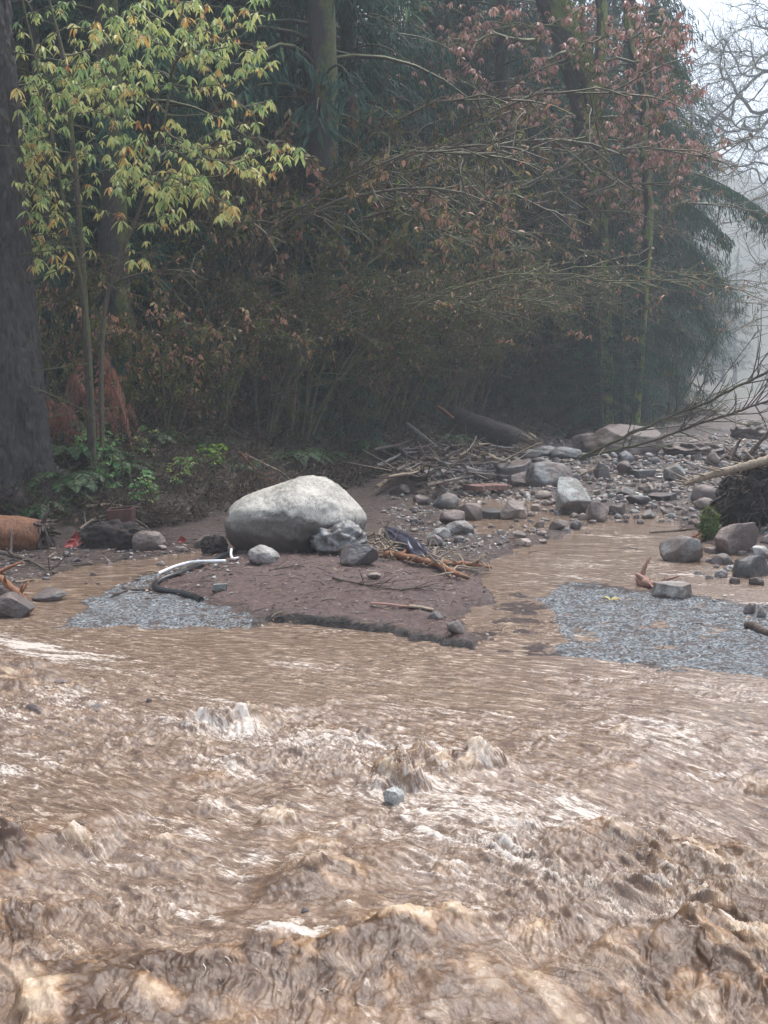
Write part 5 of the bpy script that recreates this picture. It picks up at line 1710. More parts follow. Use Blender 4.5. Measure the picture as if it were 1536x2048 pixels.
ROCKS = [  # px, base py, w, h, kind, material, label
    (525, 1131, 66, 38, 'round', 'pale', "small pale rounded stone in front of the left end of the large boulder"),
    (676, 1113, 122, 72, 'lumpy', 'grey', "craggy pitted grey rock leaning against the front right of the large boulder"),
    (718, 1134, 80, 44, 'ang', 'dark', "squat dark grey rock just below the craggy pitted rock"),
    (294, 1103, 70, 40, 'round', 'tan', "muddy pinkish stone under the rusty metal box"),
    (405, 1096, 38, 26, 'ang', 'brown', "brown angular stone left of the large boulder"),
    (438, 1184, 34, 15, 'slab', 'green', "flat grey green stone lying on the left part of the red mud"),
    (324, 1102, 20, 10, 'ang', 'tan', "small tan stone right of the muddy pinkish stone"), (360, 1104, 26, 9, 'ang', 'tan', "low pinkish stone between the rusty box and the large boulder"),
    (912, 1270, 36, 26, 'ang', 'green', "white green pointed stone near the front tip of the red mud"), (870, 1240, 32, 16, 'ang', 'grey', "small grey stone behind the white green pointed stone"),
    (748, 1160, 30, 14, 'ang', 'tan', "small pinkish stone on the mud below the tangled roots"),
    (940, 1043, 52, 36, 'ang', 'tan', "cream coloured block of stone left of the black slab"), (1030, 1041, 62, 40, 'ang', 'tan', "cream pointed stone right of the black slab"),
    (905, 1050, 54, 28, 'ang', 'brown', "brown muddy block in front of the cream stones"),
    (985, 1040, 56, 20, 'slab', 'dark', "black slab wedged between two cream stones"), (893, 1020, 56, 34, 'round', 'grey', "rounded grey stone left of the cream block"),
    (920, 1070, 60, 26, 'ang', 'pale', "pale flat topped stone below the cream block"), (880, 1078, 46, 22, 'ang', 'grey', "grey wet stone left of the pale flat topped stone"),
    (1148, 1032, 84, 74, 'ang', 'green', "tall leaning greenish white rock standing alone mid right"), (1196, 1046, 46, 44, 'ang', 'tan', "brown tan block against the right side of the leaning greenish rock"),
    (1120, 1062, 40, 22, 'ang', 'brown', "brown stone below the leaning greenish rock"), (1153, 1062, 24, 20, 'round', 'dark', "black rounded stone below the leaning greenish rock"),
    (1033, 962, 80, 40, 'slab', 'dark', "dark flat slab left of the smooth grey dome"), (1104, 974, 96, 50, 'round', 'grey', "smooth grey dome shaped rock in the middle of the debris field"), (1046, 974, 60, 30, 'ang', 'brown', "brown angular rock between the dark slab and the grey dome"),
    (1062, 920, 50, 22, 'round', 'blue', "blue grey stone at the far left of the distant stone row"), (1098, 914, 64, 22, 'round', 'blue', "broad blue grey stone behind the smooth grey dome"), (1134, 918, 66, 24, 'round', 'blue', "blue grey stone at the foot of the fallen branches"),
    (1085, 932, 40, 16, 'round', 'grey', "low grey stone just above the grey dome"),
    (1352, 962, 44, 34, 'ang', 'green', "white veined greenish rock in the right debris field"), (1432, 932, 38, 30, 'ang', 'tan', "tan stone upstream of the root ball"), (1452, 940, 30, 18, 'ang', 'grey', "grey stone touching the tan stone upstream of the root ball"),
    (1256, 950, 40, 28, 'ang', 'brown', "dark brown lumpy stone in the middle of the far debris"), (1206, 960, 34, 36, 'ang', 'dark', "upright dark brown stone near the forked pale stick"),
    (1290, 955, 50, 14, 'slab', 'grey', "thin grey slab in the far debris"), (1330, 1002, 62, 14, 'slab', 'dark', "long flat dark stone in the right channel"),
    (1415, 1006, 60, 36, 'round', 'brown', "rounded brown stone beside the root ball"), (1414, 1020, 44, 24, 'round', 'tan', "smooth tan stone under the rounded brown stone"),
    (1370, 1128, 86, 54, 'ang', 'grey', "smooth wet grey boulder standing in the right channel"), (1478, 1106, 90, 60, 'ang', 'brown', "large angular brown rock below the root ball"),
    (1510, 1158, 80, 46, 'ang', 'dark', "dark wet rock at the right edge below the angular brown rock"), (1450, 1132, 50, 24, 'ang', 'grey', "grey stone between the channel boulder and the right edge"), (1528, 1118, 40, 24, 'ang', 'pale', "pale stone at the right edge on the bank"),
    (1355, 1198, 84, 28, 'slab', 'pale', "long pale stone lying at the edge of the right grey gravel"),
    (1502, 1228, 26, 22, 'ang', 'dark', "small dark stone by the white water at the right edge"), (1525, 1236, 22, 20, 'ang', 'pale', "small pale stone by the white water at the right edge"),
    (1255, 912, 165, 62, 'ang', 'brown', "very large slanted brownish rock behind the fallen branches"), (1170, 900, 50, 34, 'ang', 'brown', "dark block left of the very large slanted rock"),
    (1400, 912, 130, 30, 'lumpy', 'brown', "broad brown heap of rock in the distance right of the slanted rock"), (1515, 880, 90, 40, 'lumpy', 'brown', "distant brown heap of rock at the right edge"),
    (22, 1240, 78, 52, 'ang', 'dark', "dark wet rock at the left edge beside the brown channel"), (95, 1206, 70, 26, 'ang', 'dark', "dark half buried rock in the left channel"),
    (1090, 1000, 40, 18, 'round', 'tan', "tan stone below the smooth grey dome"), (1255, 992, 44, 18, 'ang', 'green', "greenish stone right of the tan block"), (1280, 1010, 50, 20, 'ang', 'dark', "dark split stone right of the tan block"),
    (1235, 1030, 40, 22, 'ang', 'brown', "brown stone at the upper edge of the right channel"), (1300, 1040, 30, 20, 'ang', 'green', "pale green stone at the upper edge of the right channel"),
    (845, 1010, 40, 20, 'ang', 'brown', "brown stone at the bank foot behind the cream block"), (800, 990, 44, 20, 'ang', 'dark', "dark stone sunk in the bank foot right of the large boulder"),
    (870, 1092, 34, 22, 'ang', 'blue', "blue grey stone beside the torn dark cloth"),
]
for r in ROCKS:
    rock(*r[:6], label=r[6], level=5 if r[2] > 60 else 4, depth=1.0 if r[0] in (1148,) else 0.85, tilt=0.35 if r[0] == 1148 else 0)
for (a, b, w, h, k, m, lab) in [(787, 1588, 46, 26, 'ang', 'washed', "small grey white rock breaking the water in the middle splash"), (612, 1812, 22, 22, 'ang', 'dark', "small black stone poking through the foreground wave"),
                                (196, 1424, 40, 12, 'ang', 'dark', "dark stone in the shallow rapids at left"), (70, 1424, 44, 18, 'ang', 'brown', "grey brown stone in the rapids near the left edge"),
                                (299, 1402, 16, 16, 'ang', 'dark', "tiny dark stone left of the two brown splashes"), (128, 1364, 40, 12, 'ang', 'brown', "flat brown stone in the upper left rapids")]:
    c = gp(a, b)
    zz_ = water_fields(np.array([[c[0]]]), np.array([[c[1]]]))[0][0, 0]
    dd_ = 0.0
    rock(a, b, w, h, k, m, lab, p=(c[0], c[1] - (0.10 if a == 787 else 0.05), 0.0 if a == 787 else zz_ - 0.02), sink=0.8)

# scattered stones of the debris flow
rgr = np.random.default_rng(15)
boxes = [(r[0], r[1] - r[3] / 2, r[2], r[3]) for r in ROCKS]
boxes += [(594, 1040, 300, 170), (1470, 980, 160, 150)]
cand = []
for (x0, x1, y0, y1, n, smin, smax, mats) in [
    (1020, 1530, 896, 932, 90, 12, 40, ['blue', 'grey', 'grey', 'brown', 'tan', 'green']),
    (880, 1400, 932, 1000, 100, 12, 48, ['grey', 'green', 'brown', 'tan', 'tan', 'pale']),
    (1050, 1400, 990, 1050, 45, 12, 34, ['grey', 'green', 'brown', 'tan', 'pale']),
    (820, 1100, 1000, 1100, 34, 10, 30, ['grey', 'brown', 'tan', 'brown']),
    (1400, 1536, 1040, 1175, 22, 14, 46, ['dark', 'grey', 'brown', 'pale']),
    (0, 440, 1100, 1135, 20, 9, 22, ['brown', 'tan', 'dark', 'grey']),
    (60, 300, 1135, 1200, 8, 8, 18, ['brown', 'dark'])]:
    k = 0; tries = 0
    while k < n and tries < n * 40:
        tries += 1
        s_ = smin + (smax - smin) * rgr.uniform() ** 2.2
        x, y = rgr.uniform(x0, x1), rgr.uniform(y0, y1)
        s_ *= 0.75 + 0.45 * (y - y0) / (y1 - y0)
        if any(abs(x - bx) < (bw + s_) * 0.40 and abs(y - s_ * .3 - by) < (bh + s_ * 0.6) * 0.38 for bx, by, bw, bh in boxes): continue
        k += 1
        boxes.append((x, y - s_ * .3, s_, s_ * .6))
        cand.append((x, y, s_, s_ * rgr.uniform(0.38, 0.75), rgr.choice(['ang', 'ang', 'round', 'slab', 'lumpy']), rgr.choice(mats)))
STONES = [(594, 1040, "large pale boulder"), (676, 1090, "craggy pitted rock"), (940, 1030, "cream block"), (985, 1035, "black slab"), (1030, 1025, "cream pointed stone"), (1148, 1000, "leaning greenish rock"), (1196, 1030, "tan brown block"),
          (1104, 955, "smooth grey dome"), (1033, 945, "dark flat slab"), (1255, 890, "huge slanted rock"), (1160, 918, "foot of the fallen limbs"), (1352, 950, "white veined rock"), (1432, 915, "upstream tan stone"),
          (1370, 1100, "channel boulder"), (1480, 980, "root ball"), (1418, 1050, "mossy stump"), (1478, 1080, "angular brown rock"), (1510, 1140, "dark wet edge rock"), (1355, 1185, "long pale stone"), (960, 900, "driftwood pile"),
          (243, 1040, "rusty box"), (150, 1080, "red scrap"), (40, 1060, "orange log"), (22, 1215, "dark left rock"), (1062, 910, "far blue grey stone"), (970, 988, "reddish brown board"), (850, 1110, "torn dark cloth"), (1256, 935, "dark lumpy stone"),
          (1330, 998, "long dark flat stone"), (893, 1005, "rounded grey stone"), (385, 1190, "black hose"), (380, 1132, "white pipe")]
COLN = dict(blue="blue grey", grey="grey", brown="muddy brown", tan="tan", green="greenish grey", pale="pale", dark="dark wet")
for c in cand:
    size = "tiny" if c[2] < 15 else ("small" if c[2] < 24 else "fist shaped" if c[4] == 'lumpy' else "middling")
    lab = unique_label(size + " " + COLN[c[5]], {'ang': 'angular stone', 'round': 'rounded stone', 'slab': 'flat stone', 'lumpy': 'lumpy stone'}[c[4]], c[0], c[1], STONES)[0]
    rock(c[0], c[1], c[2], c[3], c[4], c[5], lab, name="stone", level=3 if c[2] < 26 else 4,
         group="stones scattered over the debris flow", sink=0.42)


def gravel():
    rg = np.random.default_rng(23)
    V0, F0 = ico(2)
    shapes = []
    for i in range(8):
        s, F = rock_shape('ang', 900 + i, 2); shapes.append(s)
    specs = [(860, 1560, 893, 1010, 5200, 3, 13), (1000, 1560, 1000, 1075, 1100, 3, 11), (330, 1000, 1100, 1290, 420, 2, 9), (1080, 1540, 1165, 1345, 260, 2, 8), (0, 460, 1090, 1180, 900, 2, 11), (760, 1010, 1000, 1110, 900, 3, 12), (1400, 1540, 1050, 1200, 300, 4, 14), (130, 520, 1150, 1260, 90, 2, 6)]
    mb = MB()
    for x0, x1, y0, y1, n, a, b in specs:
        for _ in range(n):
            px_, py_ = rg.uniform(x0, x1), rg.uniform(y0, y1)
            d = ray(px_, py_); Y = (-CAM_H + 0.06) / d[2]
            if Y > 60: continue
            X = d[0] * Y; Yy = d[1] * Y
            s = (a + (b - a) * rg.uniform() ** 3.5) / FPX * Yy
            R = Matrix.Rotation(rg.uniform(0, 6.28), 3, 'Z')
            V = shapes[rg.integers(0, 8)] @ np.array(R).T * np.array([s, s, s * rg.uniform(0.4, 0.8)])
            mb.V.append(V); mb.T.append(F0 + mb.n); mb.n += len(V); mb.A.append(np.full(len(V), rg.uniform()))
            mb.Q = []
            P0.append((X, Yy, len(V)))
    xy = np.array([(p[0], p[1]) for p in P0]); z = terrain(xy[:, 0], xy[:, 1])
    wl = water_level(xy[:, 1])
    keep = z > wl - 0.03
    Vs = []; Ts = []; As = []; n = 0
    for i, (V, a) in enumerate(zip(mb.V, mb.A)):
        if not keep[i]: continue
        Vs.append(V + [xy[i, 0], xy[i, 1], z[i] + 0.15 * np.ptp(V[:, 2])]); Ts.append(F0 + n); As.append(a); n += len(V)
    t = NT("gravel_stone")
    v = t.attr('var')
    c = t.ramp(v, [(0.0, (0.05, 0.04, 0.037)), (0.35, (0.15, 0.115, 0.10)), (0.55, (0.24, 0.25, 0.25)), (0.75, (0.36, 0.31, 0.27)), (0.9, (0.30, 0.36, 0.36)), (1.0, (0.55, 0.52, 0.48))])
    c = t.mix(t.ramp(t.noise(t.obj(), 30, 4, 0.7), [(0.35, 0.75), (0.65, 0.0)]), c, (0.085, 0.06, 0.052))
    m = t.bsdf(c, 0.42, 0.5, t.bump(t.noise(t.obj(), 70, 4, 0.7), 0.5, 0.01))
    me = make_mesh("gravel", np.concatenate(Vs), None, np.concatenate(Ts), m, False, {'var': np.concatenate(As)})
    tag(link("gravel", me), "loose small gravel and pebbles strewn over the mud", None, None, "stuff")


P0 = []
gravel()


# ================================================================ DRIFTWOOD AND RUBBISH
M_orange = bark_material("peeled_orange_bark", (0.09, 0.030, 0.018), (0.44, 0.20, 0.085), 0.0, 1.6)
M_root = bark_material("orange_root", (0.12, 0.045, 0.02), (0.46, 0.20, 0.09), 0.0, 2.5)
M_wood = bark_material("pale_driftwood", (0.16, 0.115, 0.075), (0.46, 0.37, 0.26), 0.0, 2.5)
M_brownw = bark_material("wet_brown_wood", (0.035, 0.024, 0.02), (0.17, 0.115, 0.085), 0.0, 2.0)
M_grey_w = bark_material("grey_driftwood", (0.09, 0.08, 0.075), (0.30, 0.27, 0.245), 0.0, 2.5)


def simple_mat(name, color, rough=0.5, spec=0.5, var=0.25, scale=12, metal=0.0):
    t = NT(name)
    n = t.noise(t.obj(), scale, 5, 0.65)
    c = t.ramp(n, [(0.3, tuple(x * (1 - var) for x in color)), (0.7, tuple(min(1, x * (1 + var)) for x in color))])
    return t.bsdf(c, rough, spec, t.bump(n, 0.3, 0.01), Metallic=metal)


def smooth_path(pts, n):
    pts = np.asarray(pts, float)
    s = np.concatenate([[0], np.linalg.norm(np.diff(pts, axis=0), axis=1).cumsum()]); s /= s[-1]
    t = np.linspace(0, 1, n)
    C = np.stack([np.interp(t, s, pts[:, i]) for i in range(3)], 1)
    if len(pts) > 2:
        w = max(1, n // (2 * len(pts)))
        ker = np.ones(2 * w + 1) / (2 * w + 1)
        for i in range(3):
            p = np.pad(C[:, i], w, mode='reflect', reflect_type='odd'); C[:, i] = np.convolve(p, ker, 'valid')
    return C


def stick(name, label, pix, r0, r1, mat, cat="branch", group=None, lift=None, twigs=0, seed=1, knots=0.15, k=7, n=22, raised=None, tw_len=0.25, Yoff=0.0):
    """pix: list of (px, py[, lift m]) ground points; sits on the ground"""
    rg = np.random.default_rng(seed)
    P = []
    for p in pix:
        lf = p[2] if len(p) > 2 else 0.0
        g = ground_hit(p[0], p[1] + lf * FPX / 16.0) if lf else ground_hit(p[0], p[1])
        P.append(g + [0, Yoff, lf + r0 * 0.6])
    C = smooth_path(P, n)
    C += np.cumsum(rg.normal(size=C.shape), 0) * r0 * 0.10
    o0 = C[0].copy()
    R = np.linspace(r0, r1, n) * (1 + knots * rg.normal(size=n))
    mb = MB(); mb.tubes(C - o0, R, k)
    for _ in range(twigs):
        i = rg.integers(2, n - 1); e = (C[i] - C[i - 1]); e /= np.linalg.norm(e)
        d = e * 0.6 + rg.normal(size=3) * 0.7; d[2] = abs(d[2]) * 0.6; L = tw_len * rg.uniform(0.3, 1.2)
        q = np.array([C[i], C[i] + d * L * .5 + rg.normal(size=3) * .03 * L, C[i] + d * L + rg.normal(size=3) * .08 * L]) - o0
        mb.tubes(smooth_path(q, 5), np.linspace(R[i] * 0.6, R[i] * 0.25, 5), 4)
    o = mb.build(name, mat, None, True, tuple(o0))
    return tag(o, label, cat, group)


def S(m, Y=15.0): return m / FPX * Y


# -- left edge: peeled log with broken roots
def broken_log(name, label, p0, p1, r, mat, endmat, seed, cat="log", jag=0.12, parts=True, splinters=14):
    rg = np.random.default_rng(seed)
    p0, p1 = np.array(p0, float), np.array(p1, float)
    root = empty(name, tuple(p0), label, cat)
    L = np.linalg.norm(p1 - p0)
    P = np.stack([np.linspace(0, 1, 6)] * 3, 1) * (p1 - p0) + rg.normal(size=(6, 3)) * r * 0.08
    V, q, tr = rough_trunk(P, np.full(6, r) * np.linspace(1.05, 0.92, 6), 60, 36, r * 0.12, 0, 4, seed, 1.5)
    mb = MB(); mb.add(V, q, tr); mb.build("bark", mat, root)
    e = MB(); d = (p1 - p0) / L
    for end, sg in ((p1 - p0, 1), (np.zeros(3), -1)):
        for _ in range(splinters):
            o = rnd_dirs(1, rg)[0]; o -= d * (o @ d); o *= r * rg.uniform(0.2, 0.9)
            e.tubes(np.array([end + o - sg * d * 0.05, end + o * 0.9 + sg * d * jag * rg.uniform(0.3, 0.8), end + o * 0.8 + sg * d * jag * rg.uniform(0.9, 1.6)]), np.array([r * .22, r * .16, r * .03]), 5)
    e.build("splintered_end", endmat, root)
    return root


g0, g1 = ground_hit(-40, 1098), ground_hit(84, 1098)
Yl = ground_hit(60, 1100)[1] + 0.12
broken_log("log", "short thick log with peeling red orange bark at the left edge", at(-60, 1058, Yl - .25), at(78, 1072, Yl), 0.20, M_orange, M_brownw, 71)
rg = np.random.default_rng(72)
rt = MB(); c0 = at(85, 1065, Yl)
for _ in range(34):
    d = rnd_dirs(1, rg)[0]; d[0] = abs(d[0]) * 0.5 + 0.05; L = rg.uniform(0.12, 0.42)
    rt.tubes(smooth_path([rg.normal(size=3) * 0.07, d * L * .5 + rg.normal(size=3) * .05, d * L + [0, 0, -0.06]], 7), np.linspace(0.024, 0.006, 7), 5)
tag(rt.build("root_tangle", M_brownw, None, True, tuple(c0)), "dark tangle of broken roots at the end of the orange log", "roots")
stick("branch", "pale snapped stick leaning on the end of the orange log", [(28, 1090), (45, 1070, 0.08), (60, 1047, 0.22)], 0.022, 0.012, M_wood, seed=3, twigs=2, tw_len=0.2)
stick("branch", "long yellowish branch curving above the rusty metal box", [(172, 1018, 0.12), (215, 1012, 0.14), (262, 1018, 0.14), (300, 1034, 0.05), (316, 1048, 0)], 0.021, 0.013, M_wood, seed=4, twigs=3, tw_len=0.3)
stick("branch", "pale bent branch left of the rusty metal box", [(160, 1060), (190, 1040, 0.1), (222, 1030, 0.12), (236, 1036, 0.05)], 0.018, 0.009, M_wood, seed=5, twigs=4, tw_len=0.2)
stick("branch", "thin grey stick propped against the left side of the rusty box", [(165, 1098), (222, 1052, 0.15)], 0.016, 0.010, M_grey_w, seed=6)
stick("branch", "thin brown root hanging over the right side of the rusty box", [(262, 1040, 0.18), (290, 1050, 0.12), (312, 1080), (326, 1096)], 0.014, 0.007, M_brownw, seed=7, twigs=3)
stick("branch", "dark reddish branch across the mud at the far left", [(0, 1108, 0.05), (60, 1125, 0.02), (110, 1152)], 0.028, 0.012, M_brownw, seed=8, twigs=6, tw_len=0.35)
stick("branch", "thin twiggy branch lying on the mud below the orange log", [(20, 1128), (90, 1140), (170, 1132)], 0.014, 0.006, M_brownw, seed=18, twigs=7, tw_len=0.3)
stick("branch", "peeled orange branch slanting to the left channel", [(-30, 1150, 0.10), (10, 1178, 0.06), (45, 1200, 0.03), (66, 1222)], 0.045, 0.016, M_root, seed=9, twigs=6, tw_len=0.25)
stick("branch", "pale straight stick on the mud in the left foreground bank", [(30, 1166), (75, 1160)], 0.013, 0.009, M_wood, seed=10)
stick("branch", "short pale stick standing up from the mud left of the red plate", [(96, 1120), (112, 1108, 0.06)], 0.012, 0.008, M_wood, seed=11)


def plate(name, label, cat, pts, thick, mat, Y=None, seed=1, bend=0.02, spin=0.0):
    """thin sheet from an outline (px, py) standing / leaning at depth Y"""
    rg = np.random.default_rng(seed)
    P = np.array([at(a, b, Y + dy) for a, b, dy in pts])
    o0 = P.mean(0)
    P = P - o0
    n = len(P)
    c = np.zeros(3)
    nn = np.cross(P[1] - P[0], P[2] - P[1]); nn /= np.linalg.norm(nn)
    ring = []
    for i in range(n):
        for t in np.linspace(0, 1, 5)[:-1]:
            ring.append(P[i] * (1 - t) + P[(i + 1) % n] * t + rg.normal(size=3) * bend * 0.15)
    ring = np.array(ring); m = len(ring)
    half = ring * 0.5 + rg.normal(size=ring.shape) * bend * 0.3 + nn * bend
    V = []
    for s in (-0.5, 0.5):
        V += list(ring + nn * thick * s) + list(half + nn * thick * s) + [c + nn * (thick * s + bend * 1.4)]
    V = np.array(V); k = 2 * m + 1
    Q, T = [], []
    for i in range(m):
        j = (i + 1) % m
        for b, fl in ((0, 1), (k, -1)):
            Q.append([b + i, b + j, b + m + j, b + m + i][::fl]); T.append([b + m + i, b + m + j, b + 2 * m][::fl])
        Q.append([i, k + i, k + j, j])
    mb = MB(); mb.add(V, Q, T)
    o = mb.build(name, mat, None, False, tuple(o0))
    return tag(o, label, cat)


M_redp = simple_mat("red_painted_metal", (0.30, 0.035, 0.030), 0.4, 0.5, 0.45, 20)
M_rust = M_rust
M_rusty = simple_mat("rusty_metal", (0.085, 0.035, 0.028), 0.55, 0.4, 0.5, 25)
plate("metal_scrap", "bent red metal scrap lying in the mud left of the rusty box", "scrap", [(127, 1094, -.05), (152, 1064, .05), (168, 1068, .08), (170, 1084, 0), (150, 1096, -.05)], 0.012, M_redp, ground_hit(150, 1095)[1], 2, 0.02)
plate("metal_scrap", "tiny red fragment on the mud between the rusty box and the boulder", "scrap", [(354, 1084, 0), (362, 1071, .03), (374, 1080, .02), (368, 1087, 0)], 0.02, M_redp, ground_hit(364, 1086)[1], 3, 0.01)


def rusty_box():
    Y = ground_hit(243, 1092)[1] + 0.05
    c = at(243, 1040, Y)
    root = empty("metal_box", tuple(c), "rusty open metal box perched on the muddy stones", "box")
    w, h, d = 0.145, 0.115, 0.12
    t = 0.008

    def pane(name, p):
        p = np.array(p, float); n = np.cross(p[1] - p[0], p[3] - p[0]); n /= np.linalg.norm(n)
        V = np.concatenate([p, p + n * t]); Q = [[0, 1, 2, 3], [7, 6, 5, 4], [0, 4, 5, 1], [1, 5, 6, 2], [2, 6, 7, 3], [3, 7, 4, 0]]
        mb = MB(); mb.add(V, Q); mb.build(name, M_rusty, root, False)
    tl, tr_, bl, br_ = (-w, -d, h), (w * .95, -d, h + .02), (-w * .72, -d * .8, -h), (w * .85, -d * .8, -h * .9)
    tlb, trb, blb, brb = (-w, d, h + .01), (w * .95, d, h + .03), (-w * .72, d * .8, -h), (w * .85, d * .8, -h * .9)
    pane("side_panel", [bl, br_, tr_, tl]); pane("side_panel", [brb, blb, tlb, trb]); pane("side_panel", [blb, bl, tl, tlb]); pane("side_panel", [br_, brb, trb, tr_]); pane("base_panel", [bl, blb, brb, br_])
    rim = MB()
    rim.tubes(np.array([tl, tr_, trb, tlb, tl]), np.full(5, 0.011), 6); rim.build("rim", M_rusty, root)


rusty_box()
# root ball soil mound under the box
t_ = NT("soil_lump"); n_ = t_.noise(t_.obj(), 16, 7, 0.75)
M_soil = t_.bsdf(t_.ramp(n_, [(0.3, (0.010, 0.008, 0.007)), (0.55, (0.045, 0.032, 0.027)), (0.75, (0.11, 0.08, 0.065))]), 0.6, 0.4, t_.bump(n_, 1.0, 0.04))
MR['soil'] = M_soil
o = rock(222, 1100, 150, 60, 'lumpy', 'soil', "dark clod of earth and roots under the rusty metal box", "soil_clod", level=5, depth=0.5); o['category'] = 'soil'
o = rock(425, 1110, 60, 40, 'lumpy', 'soil', "dark clod of torn soil against the left end of the large boulder", "soil_clod", level=5, depth=0.6); o['category'] = 'soil'

# -- white pipe and black hose
M_white = simple_mat("white_plastic", (0.78, 0.78, 0.76), 0.3, 0.5, 0.08)
M_black = simple_mat("black_rubber", (0.016, 0.017, 0.018), 0.32, 0.5, 0.4)


def hose(name, label, pix, r, mat, cat, n=60, k=12, ribs=0.0, lift=None):
    P = []
    for p in pix:
        g = ground_hit(p[0], p[1]); P.append(g + [0, 0, r * 0.8 + (p[2] if len(p) > 2 else 0)])
    C = smooth_path(P, n); o0 = C[0].copy()
    R = np.full(n, r) * (1 + ribs * (np.arange(n) % 2))
    mb = MB(); mb.tubes(C - o0, R, k)
    return tag(mb.build(name, mat, None, True, tuple(o0)), label, cat)


hose("pipe", "thin white plastic pipe curving over the grey gravel left of the boulder", [(316, 1152), (345, 1142, 0.02), (380, 1135, 0.03), (415, 1132, 0.03), (452, 1130, 0.02)], 0.017, M_white, "pipe", 40, 12)
hose("pipe", "short hooked end of white pipe sticking up beside the boulder", [(476, 1118), (466, 1124, 0.01), (461, 1122, 0.05), (463, 1118, 0.09)], 0.014, M_white, "pipe", 24, 10)
hose("hose", "bent black rubber hose lying across the left grey gravel", [(403, 1204), (385, 1196), (352, 1188), (322, 1186), (308, 1180), (312, 1170), (335, 1160), (365, 1150), (400, 1136), (440, 1120), (470, 1108)], 0.025, M_black, "hose", 130, 14, 0.06)
stick("branch", "dark twig trailing left from the bend of the black hose", [(300, 1182), (255, 1182), (220, 1196)], 0.014, 0.005, M_brownw, seed=12, twigs=6, tw_len=0.18)

# -- tangled roots and cloth at the right end of the boulder
def root_heap():
    rg = np.random.default_rng(91)
    g = ground_hit(800, 1128)
    root = empty("root_branch", tuple(g), "tangled orange peeled roots sprawling right of the craggy grey rock", "roots")
    def pt(a, b, lf=0.0): return ground_hit(a, b) + [0, 0, lf] - g
    mains = [([pt(750, 1112, .03), pt(800, 1122, .05), pt(850, 1135, .05), pt(880, 1142, .04), pt(905, 1156, .03), pt(935, 1164, .02)], 0.042, 0.025),
             ([pt(870, 1138, .05), pt(905, 1142, .05), pt(945, 1142, .04), pt(985, 1148, .02)], 0.038, 0.014),
             ([pt(800, 1120, .05), pt(830, 1112, .10), pt(862, 1124, .08), pt(890, 1148, .05)], 0.022, 0.014)]
    mb = MB(); fine = MB()
    C_all = []
    for P, a, b in mains:
        C = smooth_path(P, 30) + np.cumsum(rg.normal(size=(30, 3)), 0) * 0.003
        mb.tubes(C, np.linspace(a, b, 30) * (1 + 0.14 * rg.normal(size=30)), 9); C_all.append(C)
    mb.build("main_root", M_root, root)
    C_all = np.concatenate(C_all)
    for _ in range(85):
        s = C_all[rg.integers(0, len(C_all))]
        if rg.uniform() < 0.4: s = pt(rg.uniform(745, 800), rg.uniform(1085, 1125), rg.uniform(0.02, .18))
        d = rg.normal(size=3) * [1, 0.7, 0.5]; d /= np.linalg.norm(d); L = rg.uniform(0.08, 0.35)
        e = s + d * L; e[2] = max(e[2], 0.0)
        fine.tubes(smooth_path([s, (s + e) / 2 + rg.normal(size=3) * .05 + [0, 0, .03], e], 8), np.linspace(rg.uniform(.008, .018), 0.004, 8), 5)
    fine.build("rootlets", M_wood, root)


root_heap()


def cloth():
    rg = np.random.default_rng(4)
    n, m = 90, 40
    u, v = np.meshgrid(np.linspace(0, 1, n), np.linspace(0, 1, m), indexing='ij')
    pts = np.array([ground_hit(a, b) + [0, 0, l] for a, b, l in ((772, 1100, .22), (800, 1108, .20), (835, 1122, .13), (862, 1132, .08), (885, 1140, .02))])
    C = smooth_path(pts, n)
    o0 = C[0].copy()
    ang = (v - 0.5) * math.pi * 1.15
    wid = 0.12 * (0.6 + 0.6 * np.sin(np.pi * np.clip(u, 0.1, 0.95)))
    fold = 1 + 0.35 * np.sin(ang * 7 + 6 * u + 3 * noise2(u * 4, v * 3, 2)) + 0.3 * noise2(u * 9, v * 6, 4)
    X = C[:, None, 0] + 0.2 * wid * np.sin(ang); Yv = C[:, None, 1] + wid * np.sin(ang) * 1.1 * fold; Z = C[:, None, 2] + wid * (np.cos(ang) - 0.6) * fold
    P = np.stack([X, Yv, Z], -1).reshape(-1, 3) - o0
    P[:, 2] = np.maximum(P[:, 2], (pts[:, 2].min() - 0.16) - o0[2])
    i, j = np.meshgrid(np.arange(n - 1), np.arange(m - 1), indexing='ij')
    q = np.stack([i * m + j, i * m + j + 1, (i + 1) * m + j + 1, (i + 1) * m + j], -1).reshape(-1, 4)
    mb = MB(); mb.add(P, q)
    o = mb.build("cloth", simple_mat("wet_dark_cloth", (0.055, 0.055, 0.085), 0.28, 0.6, 0.6, 14), None, True, tuple(o0))
    md = o.modifiers.new("thick", 'SOLIDIFY'); md.thickness = 0.006
    tag(o, "torn dark purple cloth or plastic caught on the orange roots", "cloth")


cloth()
stick("branch", "thin dark branch with twigs lying on the red mud below the craggy rock", [(665, 1160), (705, 1168), (760, 1180), (800, 1184)], 0.011, 0.006, M_brownw, seed=13, twigs=12, tw_len=0.28)
stick("branch", "small twiggy branch on the red mud below the orange roots", [(800, 1184), (830, 1180), (852, 1184)], 0.010, 0.005, M_brownw, seed=14, twigs=10, tw_len=0.16)
stick("branch", "fine crossed twigs on the mud in front of the pale rounded stone", [(540, 1142), (575, 1136), (600, 1140)], 0.008, 0.004, M_brownw, seed=15, twigs=8, tw_len=0.2)


